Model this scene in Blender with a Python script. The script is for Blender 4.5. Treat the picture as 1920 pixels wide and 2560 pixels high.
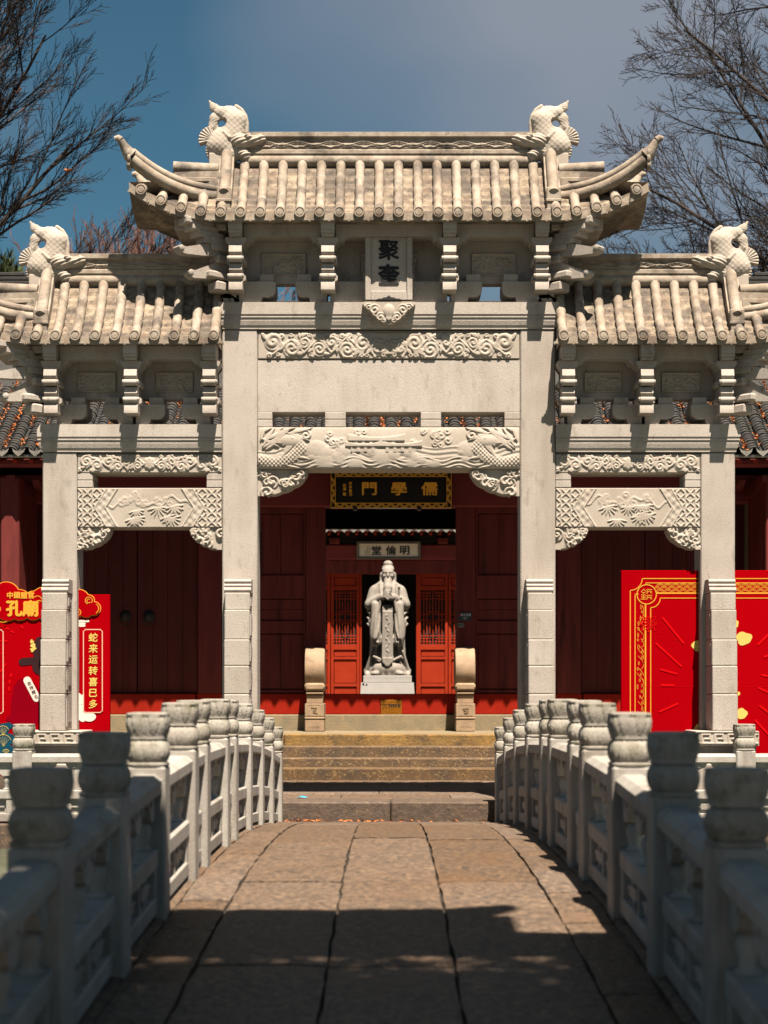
import bpy, bmesh, math, random
import numpy as np
from mathutils import Vector, Matrix

for _o in list(bpy.data.objects):
    bpy.data.objects.remove(_o)
S = bpy.context.scene
COL = S.collection
R = math.radians

# ------------------------------------------------------------------ camera, sky, sun, exposure
cam = bpy.data.cameras.new('camera')
cam.sensor_fit = 'HORIZONTAL'
cam.sensor_width = 24
cam.lens = 50
cam.shift_x = -0.00625
cam.shift_y = 0.23125
cam.clip_start = 0.1
cam.clip_end = 2000
cam.dof.use_dof = True
cam.dof.focus_distance = 21.0
cam.dof.aperture_fstop = 1.9
co = bpy.data.objects.new('camera', cam)
COL.objects.link(co)
co.location = (0, 0, 1.59)
co.rotation_euler = (R(90), 0, 0)
S.camera = co

SUN_EL, SUN_AZ = R(65.0), R(16.5)
S.world = bpy.data.worlds.new('World')
W = S.world
W.use_nodes = True
wn = W.node_tree.nodes
wl = W.node_tree.links
wn.clear()
w_out = wn.new('ShaderNodeOutputWorld')
w_bg = wn.new('ShaderNodeBackground')
w_sky = wn.new('ShaderNodeTexSky')
w_sky.sky_type = 'NISHITA'
w_sky.sun_disc = False
w_sky.sun_elevation = SUN_EL
w_sky.sun_rotation = math.pi - SUN_AZ
w_sky.air_density = 1.0
w_sky.dust_density = 1.2
w_sky.ozone_density = 1.2
w_tc = wn.new('ShaderNodeTexCoord')
w_map = wn.new('ShaderNodeMapping')
w_map.inputs['Scale'].default_value = (1.0, 1.0, 1.6)
w_map.inputs['Location'].default_value = (9.9, 4.0, 1.0)
w_map.inputs['Rotation'].default_value = (0.1, 0.5, 0.2)
w_no = wn.new('ShaderNodeTexNoise')
w_no.inputs['Scale'].default_value = 2.2
w_no.inputs['Detail'].default_value = 3
w_no.inputs['Roughness'].default_value = 0.45
w_rp = wn.new('ShaderNodeValToRGB')
w_rp.color_ramp.elements[0].position = 0.47
w_rp.color_ramp.elements[0].color = (0, 0, 0, 1)
w_rp.color_ramp.elements[1].position = 0.65
w_rp.color_ramp.elements[1].color = (1, 1, 1, 1)
w_mul = wn.new('ShaderNodeMath')
w_mul.operation = 'MULTIPLY'
w_mul.inputs[1].default_value = 0.9
w_mix = wn.new('ShaderNodeMixRGB')
w_mix.inputs[2].default_value = (1.38, 1.52, 1.82, 1)
w_tint = wn.new('ShaderNodeMixRGB')
w_tint.blend_type = 'MULTIPLY'
w_tint.inputs[0].default_value = 1.0
w_tint.inputs[2].default_value = (0.195, 0.33, 0.325, 1)
wl.new(w_tc.outputs['Generated'], w_map.inputs[0])
wl.new(w_map.outputs[0], w_no.inputs['Vector'])
wl.new(w_no.outputs['Fac'], w_rp.inputs[0])
wl.new(w_rp.outputs[0], w_mul.inputs[0])
wl.new(w_mul.outputs[0], w_mix.inputs[0])
wl.new(w_sky.outputs[0], w_tint.inputs[1])
wl.new(w_tint.outputs[0], w_mix.inputs[1])
wl.new(w_mix.outputs[0], w_bg.inputs[0])
w_bg.inputs[1].default_value = 0.055
wl.new(w_bg.outputs[0], w_out.inputs[0])

sl = bpy.data.lights.new('sun', 'SUN')
sl.energy = 5.0
sl.angle = R(0.53)
sl.color = (1.0, 0.87, 0.72)
so = bpy.data.objects.new('sun', sl)
COL.objects.link(so)
so.location = (6, -20, 40)
_sd = Vector((math.cos(SUN_EL) * math.sin(SUN_AZ), -math.cos(SUN_EL) * math.cos(SUN_AZ), math.sin(SUN_EL)))
so.rotation_euler = _sd.to_track_quat('Z', 'Y').to_euler()

S.view_settings.view_transform = 'Standard'
S.view_settings.look = 'None'
S.view_settings.gamma = 1
S.view_settings.use_curve_mapping = False
S.view_settings.exposure = 1.9
S.render.engine = 'CYCLES'
S.cycles.use_denoising = True
S.cycles.max_bounces = 6
S.cycles.diffuse_bounces = 4
S.cycles.use_adaptive_sampling = True

# ------------------------------------------------------------------ materials
GA = 0.64      # common scale of the measured surface colours

def mat(name, c1, c2=None, scale=5, rough=0.8, bump=0.25, bscale=60, metallic=0.0, stain=None, streak=False,
        rnd=0.0, speck=0.0, spec=0.3, stretch=None, bdist=0.014):
    m = bpy.data.materials.new(name)
    m.use_nodes = True
    n = m.node_tree.nodes
    c1 = tuple(x * GA for x in c1)
    c2 = tuple(x * GA for x in c2) if c2 else None
    stain = [(tuple(x * GA for x in q[0]), *q[1:]) for q in (stain if isinstance(stain, list) else [stain])] if stain else None
    l = m.node_tree.links
    b = n['Principled BSDF']
    b.inputs['Roughness'].default_value = rough
    b.inputs['Metallic'].default_value = metallic
    b.inputs['Specular IOR Level'].default_value = spec
    geo = n.new('ShaderNodeNewGeometry')
    src = geo.outputs['Position']
    if stretch:
        mp = n.new('ShaderNodeMapping')
        mp.inputs['Scale'].default_value = stretch
        l.new(src, mp.inputs[0])
        src = mp.outputs[0]
    c2 = c2 or tuple(x * 0.8 for x in c1)
    no = n.new('ShaderNodeTexNoise')
    no.inputs['Scale'].default_value = scale
    no.inputs['Detail'].default_value = 6
    no.inputs['Roughness'].default_value = 0.6
    l.new(src, no.inputs['Vector'])
    rp = n.new('ShaderNodeValToRGB')
    rp.color_ramp.elements[0].position = 0.33
    rp.color_ramp.elements[0].color = (*c2, 1)
    rp.color_ramp.elements[1].position = 0.67
    rp.color_ramp.elements[1].color = (*c1, 1)
    l.new(no.outputs['Fac'], rp.inputs[0])
    cur = rp.outputs[0]

    def over(col, sc, lo, hi, amt, stz, det=5):
        nonlocal cur
        mp = n.new('ShaderNodeMapping')
        mp.inputs['Scale'].default_value = (1, 1, stz)
        l.new(geo.outputs['Position'], mp.inputs[0])
        q = n.new('ShaderNodeTexNoise')
        q.inputs['Scale'].default_value = sc
        q.inputs['Detail'].default_value = det
        q.inputs['Roughness'].default_value = 0.65
        l.new(mp.outputs[0], q.inputs['Vector'])
        mr = n.new('ShaderNodeMapRange')
        mr.inputs['From Min'].default_value = lo
        mr.inputs['From Max'].default_value = hi
        mr.inputs['To Max'].default_value = amt
        l.new(q.outputs['Fac'], mr.inputs['Value'])
        mx = n.new('ShaderNodeMixRGB')
        mx.inputs[2].default_value = (*col, 1)
        l.new(mr.outputs[0], mx.inputs[0])
        l.new(cur, mx.inputs[1])
        cur = mx.outputs[0]
    if stain:
        for st in (stain if isinstance(stain, list) else [stain]):
            over(st[0], st[1], st[2], st[3], st[4], st[5] if len(st) > 5 else (0.25 if streak else 1.0))
    if speck:
        over(tuple(x * 0.45 for x in c1), 75, 0.57, 0.68, speck, 1, 2)
        over(tuple(min(1, x * 1.25) for x in c1), 60, 0.60, 0.70, speck * 0.7, 1, 2)
    if rnd:
        oi = n.new('ShaderNodeObjectInfo')
        mr = n.new('ShaderNodeMapRange')
        mr.inputs['To Min'].default_value = 1 - rnd
        mr.inputs['To Max'].default_value = 1 + rnd
        l.new(oi.outputs['Random'], mr.inputs['Value'])
        hs = n.new('ShaderNodeHueSaturation')
        l.new(mr.outputs[0], hs.inputs['Value'])
        mr2 = n.new('ShaderNodeMapRange')
        mr2.inputs['To Min'].default_value = 1 + rnd
        mr2.inputs['To Max'].default_value = 1 - rnd
        l.new(oi.outputs['Random'], mr2.inputs['Value'])
        l.new(mr2.outputs[0], hs.inputs['Saturation'])
        l.new(cur, hs.inputs['Color'])
        cur = hs.outputs[0]
    l.new(cur, b.inputs['Base Color'])
    if bump:
        n2 = n.new('ShaderNodeTexNoise')
        n2.inputs['Scale'].default_value = bscale
        n2.inputs['Detail'].default_value = 5
        n2.inputs['Roughness'].default_value = 0.65
        l.new(src, n2.inputs['Vector'])
        bp = n.new('ShaderNodeBump')
        bp.inputs['Strength'].default_value = bump
        bp.inputs['Distance'].default_value = bdist
        l.new(n2.outputs['Fac'], bp.inputs['Height'])
        l.new(bp.outputs[0], b.inputs['Normal'])
    return m

DIRT = (0.085, 0.072, 0.062)
M = {}
M['step2'] = mat('brown_step_stone', (0.17, 0.095, 0.038), (0.10, 0.060, 0.030), 8, 0.82, 0.9, 30, rnd=0.1,
                stain=[((0.07, 0.05, 0.034), 4, 0.46, 0.62, 0.85), ((0.36, 0.25, 0.11), 26, 0.55, 0.68, 0.7)])
M['gate'] = mat('gate_granite', (0.455, 0.410, 0.368), (0.39, 0.345, 0.305), 2.2, 0.75, 0.35, 70, rnd=0.08, speck=0.6,
                stain=[((0.27, 0.225, 0.18), 3.4, 0.50, 0.70, 0.45, 0.16), ((0.17, 0.135, 0.10), 8.0, 0.58, 0.70, 0.4, 0.4), ((0.11, 0.09, 0.07), 2.0, 0.63, 0.72, 0.4, 0.5)])
M['carve'] = mat('carved_granite', (0.45, 0.40, 0.345), (0.38, 0.33, 0.275), 3.0, 0.8, 0.25, 70, speck=0.3,
                 stain=((0.24, 0.195, 0.155), 4.0, 0.55, 0.8, 0.5))
M['roofstone'] = mat('weathered_roof_stone', (0.41, 0.355, 0.29), (0.27, 0.22, 0.17), 5.5, 0.82, 0.35, 60, rnd=0.05,
                     stain=[(DIRT, 2.3, 0.50, 0.62, 0.8), ((0.22, 0.155, 0.11), 9.0, 0.46, 0.70, 0.75), ((0.06, 0.052, 0.047), 11, 0.62, 0.74, 0.7)])
M['pan'] = mat('stained_pan_shaded_soffit_stone', (0.42, 0.345, 0.25), (0.24, 0.185, 0.135), 7, 0.88, 0.4, 50,
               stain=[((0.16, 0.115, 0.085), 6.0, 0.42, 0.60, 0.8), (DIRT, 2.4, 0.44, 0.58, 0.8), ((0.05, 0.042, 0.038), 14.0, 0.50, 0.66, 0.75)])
M['marble'] = mat('bridge_white_stone', (0.43, 0.405, 0.37), (0.35, 0.325, 0.295), 4.0, 0.72, 0.3, 60, speck=0.35, rnd=0.10,
                  stain=[((0.19, 0.155, 0.12), 4.5, 0.50, 0.70, 0.65, 0.3), ((0.12, 0.12, 0.10), 16.0, 0.62, 0.75, 0.4)])
M['lotus'] = mat('mossy_lotus_stone', (0.40, 0.37, 0.33), (0.31, 0.285, 0.245), 6.0, 0.8, 0.35, 60, rnd=0.12,
                 stain=[((0.12, 0.115, 0.055), 6.0, 0.48, 0.66, 0.75), ((0.12, 0.105, 0.085), 12.0, 0.56, 0.74, 0.5)])
M['paving'] = mat('worn_paving_granite', (0.21, 0.136, 0.086), (0.085, 0.059, 0.042), 20, 0.62, 1.0, 24, bdist=0.035, rnd=0.18, speck=0.5, spec=0.35,
                  stain=[((0.34, 0.235, 0.15), 26, 0.50, 0.60, 0.6), ((0.045, 0.036, 0.030), 21, 0.50, 0.60, 0.75), ((0.12, 0.105, 0.095), 3.2, 0.50, 0.62, 0.35), ((0.20, 0.105, 0.05), 1.6, 0.50, 0.70, 0.6), ((0.05, 0.043, 0.04), 3.0, 0.56, 0.74, 0.6)])
M['joint'] = mat('joint_soil', (0.035, 0.027, 0.02), (0.02, 0.016, 0.012), 20, 0.95, 0.5, 60)
M['kerb'] = mat('kerb_granite', (0.135, 0.095, 0.068), (0.07, 0.05, 0.038), 14, 0.8, 0.8, 30, rnd=0.08,
                stain=[((0.075, 0.055, 0.042), 4, 0.5, 0.7, 0.7), ((0.30, 0.20, 0.10), 18, 0.58, 0.7, 0.5)])
M['step'] = mat('ochre_step_stone', (0.32, 0.195, 0.068), (0.20, 0.12, 0.046), 7, 0.82, 0.9, 30, rnd=0.14,
                stain=[((0.09, 0.062, 0.036), 4, 0.48, 0.66, 0.8), ((0.42, 0.33, 0.20), 22, 0.58, 0.70, 0.6)])
M['sill'] = mat('mottled_sill_stone', (0.28, 0.215, 0.125), (0.19, 0.16, 0.105), 6, 0.75, 0.5, 35,
                stain=[((0.14, 0.115, 0.08), 3, 0.52, 0.7, 0.7), ((0.42, 0.25, 0.10), 20, 0.6, 0.7, 0.6)])
M['drum'] = mat('ochre_drum_stone', (0.38, 0.265, 0.165), (0.28, 0.195, 0.125), 6, 0.75, 0.35, 45,
                stain=((0.15, 0.09, 0.06), 5, 0.56, 0.75, 0.6))
M['ground'] = mat('ground_paving', (0.16, 0.135, 0.11), (0.11, 0.095, 0.08), 2.5, 0.9, 0.5, 12)
M['red'] = mat('red_threshold_paint', (0.31, 0.016, 0.006), (0.26, 0.013, 0.005), 3, 0.5, 0.12, 30, stretch=(1, 1, 0.15), spec=.08)
M['beam'] = mat('maroon_beam_paint', (0.25, 0.052, 0.054), (0.20, 0.042, 0.044), 4, 0.55, 0.15, 25, stretch=(0.2, 1, 1), spec=.08)
M['door'] = mat('dark_red_door_wood', (0.20, 0.038, 0.034), (0.125, 0.027, 0.025), 6, 0.55, 0.3, 22, stretch=(1, 1, 0.12), spec=.10,
                stain=((0.022, 0.012, 0.010), 5.0, 0.56, 0.72, 0.8, 0.10))
M['leafdoor'] = mat('brown_red_leaf_wood', (0.135, 0.030, 0.025), (0.085, 0.021, 0.018), 6, 0.6, 0.3, 22, stretch=(1, 1, 0.1), spec=.08)
M['halldoor'] = mat('orange_red_door_paint', (0.34, 0.034, 0.012), (0.29, 0.028, 0.010), 3, 0.45, 0.1, 30, spec=.08)
M['dark'] = mat('interior_shade_black', (0.018, 0.015, 0.014), (0.012, 0.010, 0.010), 3, 0.9, 0.0)  # near-black stands in for deep shade on interior and under-eave parts
M['greypost'] = mat('brown_grey_post', (0.17, 0.13, 0.10), (0.13, 0.10, 0.08), 4, 0.8, 0.2, 30)
M['tile'] = mat('black_clay_tile', (0.028, 0.026, 0.024), (0.014, 0.013, 0.0125), 14, 0.8, 0.4, 60, rnd=0.25, spec=0.4,
                stain=((0.060, 0.052, 0.038), 8, 0.55, 0.72, 0.6))
M['driptile'] = mat('grey_drip_tile', (0.16, 0.15, 0.125), (0.10, 0.095, 0.085), 12, 0.7, 0.4, 60, rnd=0.2)
M['black'] = mat('black_lacquer', (0.012, 0.012, 0.013), (0.010, 0.010, 0.010), 3, 0.3, 0.0, spec=0.4)
M['ink'] = mat('black_ink', (0.010, 0.010, 0.011), (0.008, 0.008, 0.008), 3, 0.6, 0.0)
M['gold'] = mat('gold_leaf_paint', (1.30, 0.70, 0.08), (1.15, 0.58, 0.065), 20, 0.4, 0.1, 60)
M['brass'] = mat('orange_brass_sheet', (0.50, 0.20, 0.02), (0.33, 0.12, 0.012), 9, 0.32, 0.1, 20, metallic=0.6, stretch=(1, 1, 4))
M['white'] = mat('aged_white_board', (1.0, 0.92, 0.80), (0.9, 0.82, 0.7), 6, 0.6, 0.05, 40)
M['silver'] = mat('pewter_frame', (0.30, 0.28, 0.24), (0.12, 0.115, 0.10), 40, 0.5, 0.3, 60)
M['statue'] = mat('pale_statue_stone', (0.32, 0.29, 0.255), (0.25, 0.225, 0.20), 6, 0.7, 0.15, 70,
                  stain=[((0.15, 0.12, 0.10), 7, 0.54, 0.72, 0.65), ((0.13, 0.11, 0.09), 20, 0.58, 0.72, 0.5)])
M['statuebase'] = mat('white_plinth_stone', (0.42, 0.405, 0.39), (0.37, 0.36, 0.345), 4, 0.6, 0.1, 50)
M['pred'] = mat('poster_red', (0.35, 0.0006, 0.0035), (0.31, 0.0005, 0.0035), 0.8, 0.42, 0.03, 3, spec=.0)
M['pred2'] = mat('poster_bright_red', (0.56, 0.004, 0.006), (0.54, 0.004, 0.006), 1, 0.45, 0.0, spec=.0)
M['pred3'] = mat('poster_deep_red', (0.22, 0.001, 0.008), (0.20, 0.001, 0.007), 1, 0.45, 0.0, spec=.0)
M['pgold'] = mat('poster_gold_print', (0.74, 0.36, 0.04), (0.70, 0.33, 0.04), 3, 0.45, 0.0, spec=.08)
M['pyell'] = mat('poster_yellow_print', (0.66, 0.50, 0.13), (0.64, 0.48, 0.12), 3, 0.5, 0.0, spec=.08)
M['ppink'] = mat('poster_cream_print', (0.75, 0.48, 0.36), (0.74, 0.47, 0.35), 3, 0.5, 0.0)
M['pwhite'] = mat('poster_white_print', (0.76, 0.66, 0.60), (0.74, 0.62, 0.55), 3, 0.5, 0.0)
M['pteal'] = mat('poster_teal_print', (0.008, 0.07, 0.11), (0.006, 0.05, 0.09), 3, 0.5, 0.0, spec=.08)
M['pdark'] = mat('poster_dark_print', (0.035, 0.014, 0.016), (0.03, 0.012, 0.013), 3, 0.5, 0.0, spec=.08)
M['signblue'] = mat('dark_grey_sign', (0.04, 0.05, 0.07), (0.035, 0.045, 0.06), 3, 0.4, 0.0)
M['signtext'] = mat('sign_white_print', (0.62, 0.64, 0.68), (0.6, 0.62, 0.66), 3, 0.5, 0.0)
M['bark'] = mat('dark_bark', (0.042, 0.030, 0.026), (0.024, 0.018, 0.017), 12, 0.9, 0.5, 40)
M['twig'] = mat('dark_twig', (0.030, 0.022, 0.021), (0.018, 0.014, 0.014), 12, 0.9, 0.0)
M['redtwig'] = mat('reddish_twig', (0.17, 0.075, 0.052), (0.10, 0.052, 0.04), 6, 0.9, 0.0)
M['pine'] = mat('pine_needles', (0.060, 0.080, 0.022), (0.030, 0.045, 0.015), 3, 0.8, 0.0)
M['leaf'] = mat('dry_orange_leaf', (0.55, 0.17, 0.03), (0.28, 0.08, 0.02), 25, 0.8, 0.0)
M['litter'] = mat('blue_wrapper', (0.05, 0.35, 0.52), (0.05, 0.30, 0.45), 25, 0.5, 0.1)
M['bronze'] = mat('dark_bronze', (0.022, 0.018, 0.016), (0.016, 0.013, 0.012), 10, 0.5, 0.2)

mw = bpy.data.materials.new('pond_water')
mw.use_nodes = True
_b = mw.node_tree.nodes['Principled BSDF']
_b.inputs['Base Color'].default_value = (0.06, 0.075, 0.05, 1)
_b.inputs['Roughness'].default_value = 0.06
_n = mw.node_tree.nodes.new('ShaderNodeTexNoise')
_n.inputs['Scale'].default_value = 3.5
_n.inputs['Detail'].default_value = 3
_g = mw.node_tree.nodes.new('ShaderNodeNewGeometry')
mw.node_tree.links.new(_g.outputs['Position'], _n.inputs['Vector'])
_p = mw.node_tree.nodes.new('ShaderNodeBump')
_p.inputs['Strength'].default_value = 0.25
_p.inputs['Distance'].default_value = 0.05
mw.node_tree.links.new(_n.outputs['Fac'], _p.inputs['Height'])
mw.node_tree.links.new(_p.outputs[0], _b.inputs['Normal'])
M['water'] = mw

# ------------------------------------------------------------------ mesh helpers
ORG = {}

def link(o, parent=None, org=(0, 0, 0)):
    COL.objects.link(o)
    if parent:
        o.parent = parent
        ORG[o.name] = ORG[parent.name]
    else:
        ORG[o.name] = tuple(org)
    return o

def tag(o, label=None, cat=None, group=None, kind=None):
    if label: o['label'] = label
    if cat: o['category'] = cat
    if group: o['group'] = group
    if kind: o['kind'] = kind
    return o

def thing(name, label, cat, loc=(0, 0, 0), group=None):
    o = bpy.data.objects.new(name, None)
    o.empty_display_size = 0.2
    link(o, None, loc)
    o.location = loc
    return tag(o, label, cat, group)

def node(name, parent):
    """an Empty part that groups sub-parts"""
    o = bpy.data.objects.new(name, None)
    return link(o, parent)

class MB:
    def __init__(s):
        s.v = []
        s.f = []

    def add(s, vs, fs):
        o = len(s.v)
        s.v.extend([tuple(map(float, p)) for p in vs])
        s.f.extend([tuple(int(i) + o for i in f) for f in fs])
        return s

    def box(s, x0, x1, y0, y1, z0, z1, c=0.0):
        lo, hi = (min(x0, x1), min(y0, y1), min(z0, z1)), (max(x0, x1), max(y0, y1), max(z0, z1))
        c = min(c, *[(hi[i] - lo[i]) * 0.4 for i in range(3)])
        if c <= 0:
            vs = [(a, b, d) for a in (lo[0], hi[0]) for b in (lo[1], hi[1]) for d in (lo[2], hi[2])]
            return s.add(vs, [(0, 1, 3, 2), (4, 6, 7, 5), (0, 4, 5, 1), (2, 3, 7, 6), (0, 2, 6, 4), (1, 5, 7, 3)])
        idx = {}
        vs = []
        for sg in [(a, b, d) for a in (0, 1) for b in (0, 1) for d in (0, 1)]:
            for ax in range(3):
                p = []
                for i in range(3):
                    e = hi[i] if sg[i] else lo[i]
                    if i != ax: e += -c if sg[i] else c
                    p.append(e)
                idx[(sg, ax)] = len(vs)
                vs.append(p)
        fs = []
        for ax in range(3):
            a, b = [i for i in range(3) if i != ax]
            for sgn in (0, 1):
                q = []
                for u, w in ((0, 0), (1, 0), (1, 1), (0, 1)):
                    t = [0, 0, 0]
                    t[ax] = sgn; t[a] = u; t[b] = w
                    q.append(idx[(tuple(t), ax)])
                fs.append(q)
            for u in (0, 1):
                for w in (0, 1):
                    t0 = [0, 0, 0]; t1 = [0, 0, 0]
                    t0[a] = t1[a] = u; t0[b] = t1[b] = w
                    t1[ax] = 1
                    fs.append([idx[(tuple(t0), a)], idx[(tuple(t1), a)], idx[(tuple(t1), b)], idx[(tuple(t0), b)]])
        for sg in [(a, b, d) for a in (0, 1) for b in (0, 1) for d in (0, 1)]:
            fs.append([idx[(sg, 0)], idx[(sg, 1)], idx[(sg, 2)]])
        return s.add(vs, fs)

    def prism(s, poly, axis, a, b):
        n = len(poly)
        def P(p, t):
            if axis == 'x': return (t, p[0], p[1])
            if axis == 'y': return (p[0], t, p[1])
            return (p[0], p[1], t)
        vs = [P(p, a) for p in poly] + [P(p, b) for p in poly]
        fs = [tuple(range(n))[::-1], tuple(range(n, 2 * n))]
        fs += [(i, (i + 1) % n, n + (i + 1) % n, n + i) for i in range(n)]
        return s.add(vs, fs)

    def tube(s, pts, rad, n=6, cap=True):
        pts = [Vector(p) for p in pts]
        k = len(pts)
        if not hasattr(rad, '__len__'): rad = [rad] * k
        vs, fs = [], []
        up = None
        for i, p in enumerate(pts):
            d = (pts[min(i + 1, k - 1)] - pts[max(i - 1, 0)])
            if d.length < 1e-9: d = Vector((0, 0, 1))
            d.normalize()
            if up is None:
                up = Vector((0, 0, 1)) if abs(d.z) < 0.9 else Vector((1, 0, 0))
            e1 = d.cross(up)
            if e1.length < 1e-4:
                up = Vector((0, 1, 0)); e1 = d.cross(up)
            e1.normalize()
            e2 = d.cross(e1)
            up = -e2 if False else up
            for j in range(n):
                t = 2 * math.pi * j / n
                vs.append(p + (e1 * math.cos(t) + e2 * math.sin(t)) * rad[i])
        for i in range(k - 1):
            for j in range(n):
                fs.append((i * n + j, i * n + (j + 1) % n, (i + 1) * n + (j + 1) % n, (i + 1) * n + j))
        if cap and n > 2:
            fs.append(tuple(range(n))[::-1])
            fs.append(tuple((k - 1) * n + j for j in range(n)))
        return s.add(vs, fs)

    def lathe(s, prof, cx, cy, n=16, axis='z', sq=2.0, mod=None):
        """prof = [(radius, height)]; sq>2 squares the section; mod(theta,k) multiplies the radius"""
        vs, fs = [], []
        k = len(prof)
        for i, (r, h) in enumerate(prof):
            for j in range(n):
                t = 2 * math.pi * j / n
                ct, st = math.cos(t), math.sin(t)
                q = (abs(ct) ** sq + abs(st) ** sq) ** (-1 / sq) if sq != 2 else 1.0
                rr = r * q * (mod(t, i) if mod else 1)
                if axis == 'z': vs.append((cx + rr * ct, cy + rr * st, h))
                elif axis == 'y': vs.append((cx + rr * ct, h, cy + rr * st))
                else: vs.append((h, cx + rr * ct, cy + rr * st))
        for i in range(k - 1):
            for j in range(n):
                fs.append((i * n + j, i * n + (j + 1) % n, (i + 1) * n + (j + 1) % n, (i + 1) * n + j))
        fs.append(tuple(range(n))[::-1])
        fs.append(tuple((k - 1) * n + j for j in range(n)))
        return s.add(vs, fs)

    def mesh(s, name, m, org=(0, 0, 0), smooth=None, recalc=True, jit=0.0):
        me = bpy.data.meshes.new(name)
        v = np.array(s.v, dtype=float).reshape(-1, 3) - np.array(org, dtype=float)
        if jit:
            rg = np.random.default_rng(len(v))
            v = v + rg.uniform(-jit, jit, v.shape)
        me.from_pydata(v.tolist(), [], s.f)
        if recalc:
            bm = bmesh.new()
            bm.from_mesh(me)
            bmesh.ops.recalc_face_normals(bm, faces=bm.faces)
            bm.to_mesh(me)
            bm.free()
        if m: me.materials.append(m)
        if smooth is not None:
            me.shade_smooth()
            me.set_sharp_from_angle(angle=R(smooth))
        return me

    def build(s, name, m, parent=None, smooth=None, recalc=True, org=(0, 0, 0), jit=0.0):
        og = ORG[parent.name] if parent else org
        o = bpy.data.objects.new(name, s.mesh(name, m, og, smooth, recalc, jit))
        link(o, parent, og)
        if not parent: o.location = og
        return o

def place(name, me, parent, loc, rot=(0, 0, 0), scale=(1, 1, 1)):
    """an object that shares mesh data, at a world position under its parent"""
    o = bpy.data.objects.new(name, me)
    link(o, parent)
    og = ORG[parent.name]
    o.location = (loc[0] - og[0], loc[1] - og[1], loc[2] - og[2])
    o.rotation_euler = rot
    o.scale = scale
    return o

def grid_mesh(name, X, Y, Z, m, org=(0, 0, 0), mask=None, smooth=True, flip=False):
    a, b = X.shape
    v = np.stack([X, Y, Z], -1).reshape(-1, 3) - np.array(org)
    i = np.arange(a * b).reshape(a, b)
    q = np.stack([i[:-1, :-1], i[:-1, 1:], i[1:, 1:], i[1:, :-1]], -1)
    if flip: q = q[..., ::-1]
    if mask is not None:
        q = q[mask]
    q = q.reshape(-1, 4)
    me = bpy.data.meshes.new(name)
    me.from_pydata(v.tolist(), [], q.tolist())
    if m: me.materials.append(m)
    if smooth: me.shade_smooth()
    return me

def grid(name, X, Y, Z, m, parent=None, mask=None, smooth=True, flip=False, org=(0, 0, 0)):
    og = ORG[parent.name] if parent else org
    o = bpy.data.objects.new(name, grid_mesh(name, X, Y, Z, m, og, mask, smooth, flip))
    link(o, parent, og)
    if not parent: o.location = og
    return o

def surface_nets(F, org, h):
    """smooth quad surface of the zero level of a sampled distance field"""
    neg = F < 0
    nx, ny, nz = F.shape
    acc = np.zeros((nx - 1, ny - 1, nz - 1, 3))
    cnt = np.zeros((nx - 1, ny - 1, nz - 1))
    C = [(a, b, c) for a in (0, 1) for b in (0, 1) for c in (0, 1)]
    def sub(A, c): return A[c[0]:nx - 1 + c[0], c[1]:ny - 1 + c[1], c[2]:nz - 1 + c[2]]
    for ax in range(3):
        for c in C:
            if c[ax]: continue
            d = list(c); d[ax] = 1
            fa, fb = sub(F, c), sub(F, d)
            cr = (fa < 0) != (fb < 0)
            t = np.where(cr, fa / np.where(fa - fb == 0, 1, fa - fb), 0)
            for k in range(3):
                acc[..., k] += np.where(cr, c[k] + (t if k == ax else 0), 0)
            cnt += cr
    act = cnt > 0
    idx = -np.ones(act.shape, dtype=int)
    idx[act] = np.arange(act.sum())
    ijk = np.argwhere(act)
    V = (ijk + acc[act] / cnt[act][:, None]) * h + np.array(org)
    Q = []
    for ax in range(3):
        b, c = [(1, 2), (2, 0), (0, 1)][ax]
        sl0 = [slice(None)] * 3; sl1 = [slice(None)] * 3
        sl0[ax] = slice(0, F.shape[ax] - 1); sl1[ax] = slice(1, F.shape[ax])
        n0, n1 = neg[tuple(sl0)], neg[tuple(sl1)]
        pts = np.argwhere(n0 != n1)
        fl = n0[tuple(pts.T)]
        ok = (pts[:, b] > 0) & (pts[:, c] > 0) & (pts[:, b] < F.shape[b] - 1) & (pts[:, c] < F.shape[c] - 1)
        pts, fl = pts[ok], fl[ok]
        def at(db, dc):
            p = pts.copy(); p[:, b] -= db; p[:, c] -= dc
            return idx[tuple(p.T)]
        q = np.stack([at(1, 1), at(0, 1), at(0, 0), at(1, 0)], -1)
        q[~fl] = q[~fl][:, ::-1]
        Q.append(q)
    return V, np.concatenate(Q)

def sdf_mesh(name, f, lo, hi, h, m):
    ax = [np.arange(lo[i], hi[i] + h, h) for i in range(3)]
    G = np.meshgrid(*ax, indexing='ij')
    V, Q = surface_nets(f(*G), lo, h)
    me = bpy.data.meshes.new(name)
    me.from_pydata(V.tolist(), [], Q.tolist())
    me.materials.append(m)
    me.shade_smooth()
    return me

def smin(a, b, k):
    h = np.clip(0.5 + 0.5 * (b - a) / k, 0, 1)
    return b * (1 - h) + a * h - k * h * (1 - h)

def caps(x, y, z, a, b, r1, r2=None, sy=1.0):
    r2 = r1 if r2 is None else r2
    a, b = np.array(a, float), np.array(b, float)
    d = b - a
    px, py, pz = x - a[0], (y - a[1]) , z - a[2]
    t = np.clip((px * d[0] + py * d[1] + pz * d[2]) / max(d.dot(d), 1e-9), 0, 1)
    return np.sqrt((px - t * d[0]) ** 2 + ((py - t * d[1]) * sy) ** 2 + (pz - t * d[2]) ** 2) - (r1 + (r2 - r1) * t)

def ell(x, y, z, c, r):
    k = np.sqrt(((x - c[0]) / r[0]) ** 2 + ((y - c[1]) / r[1]) ** 2 + ((z - c[2]) / r[2]) ** 2)
    return (k - 1) * min(r)

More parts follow.
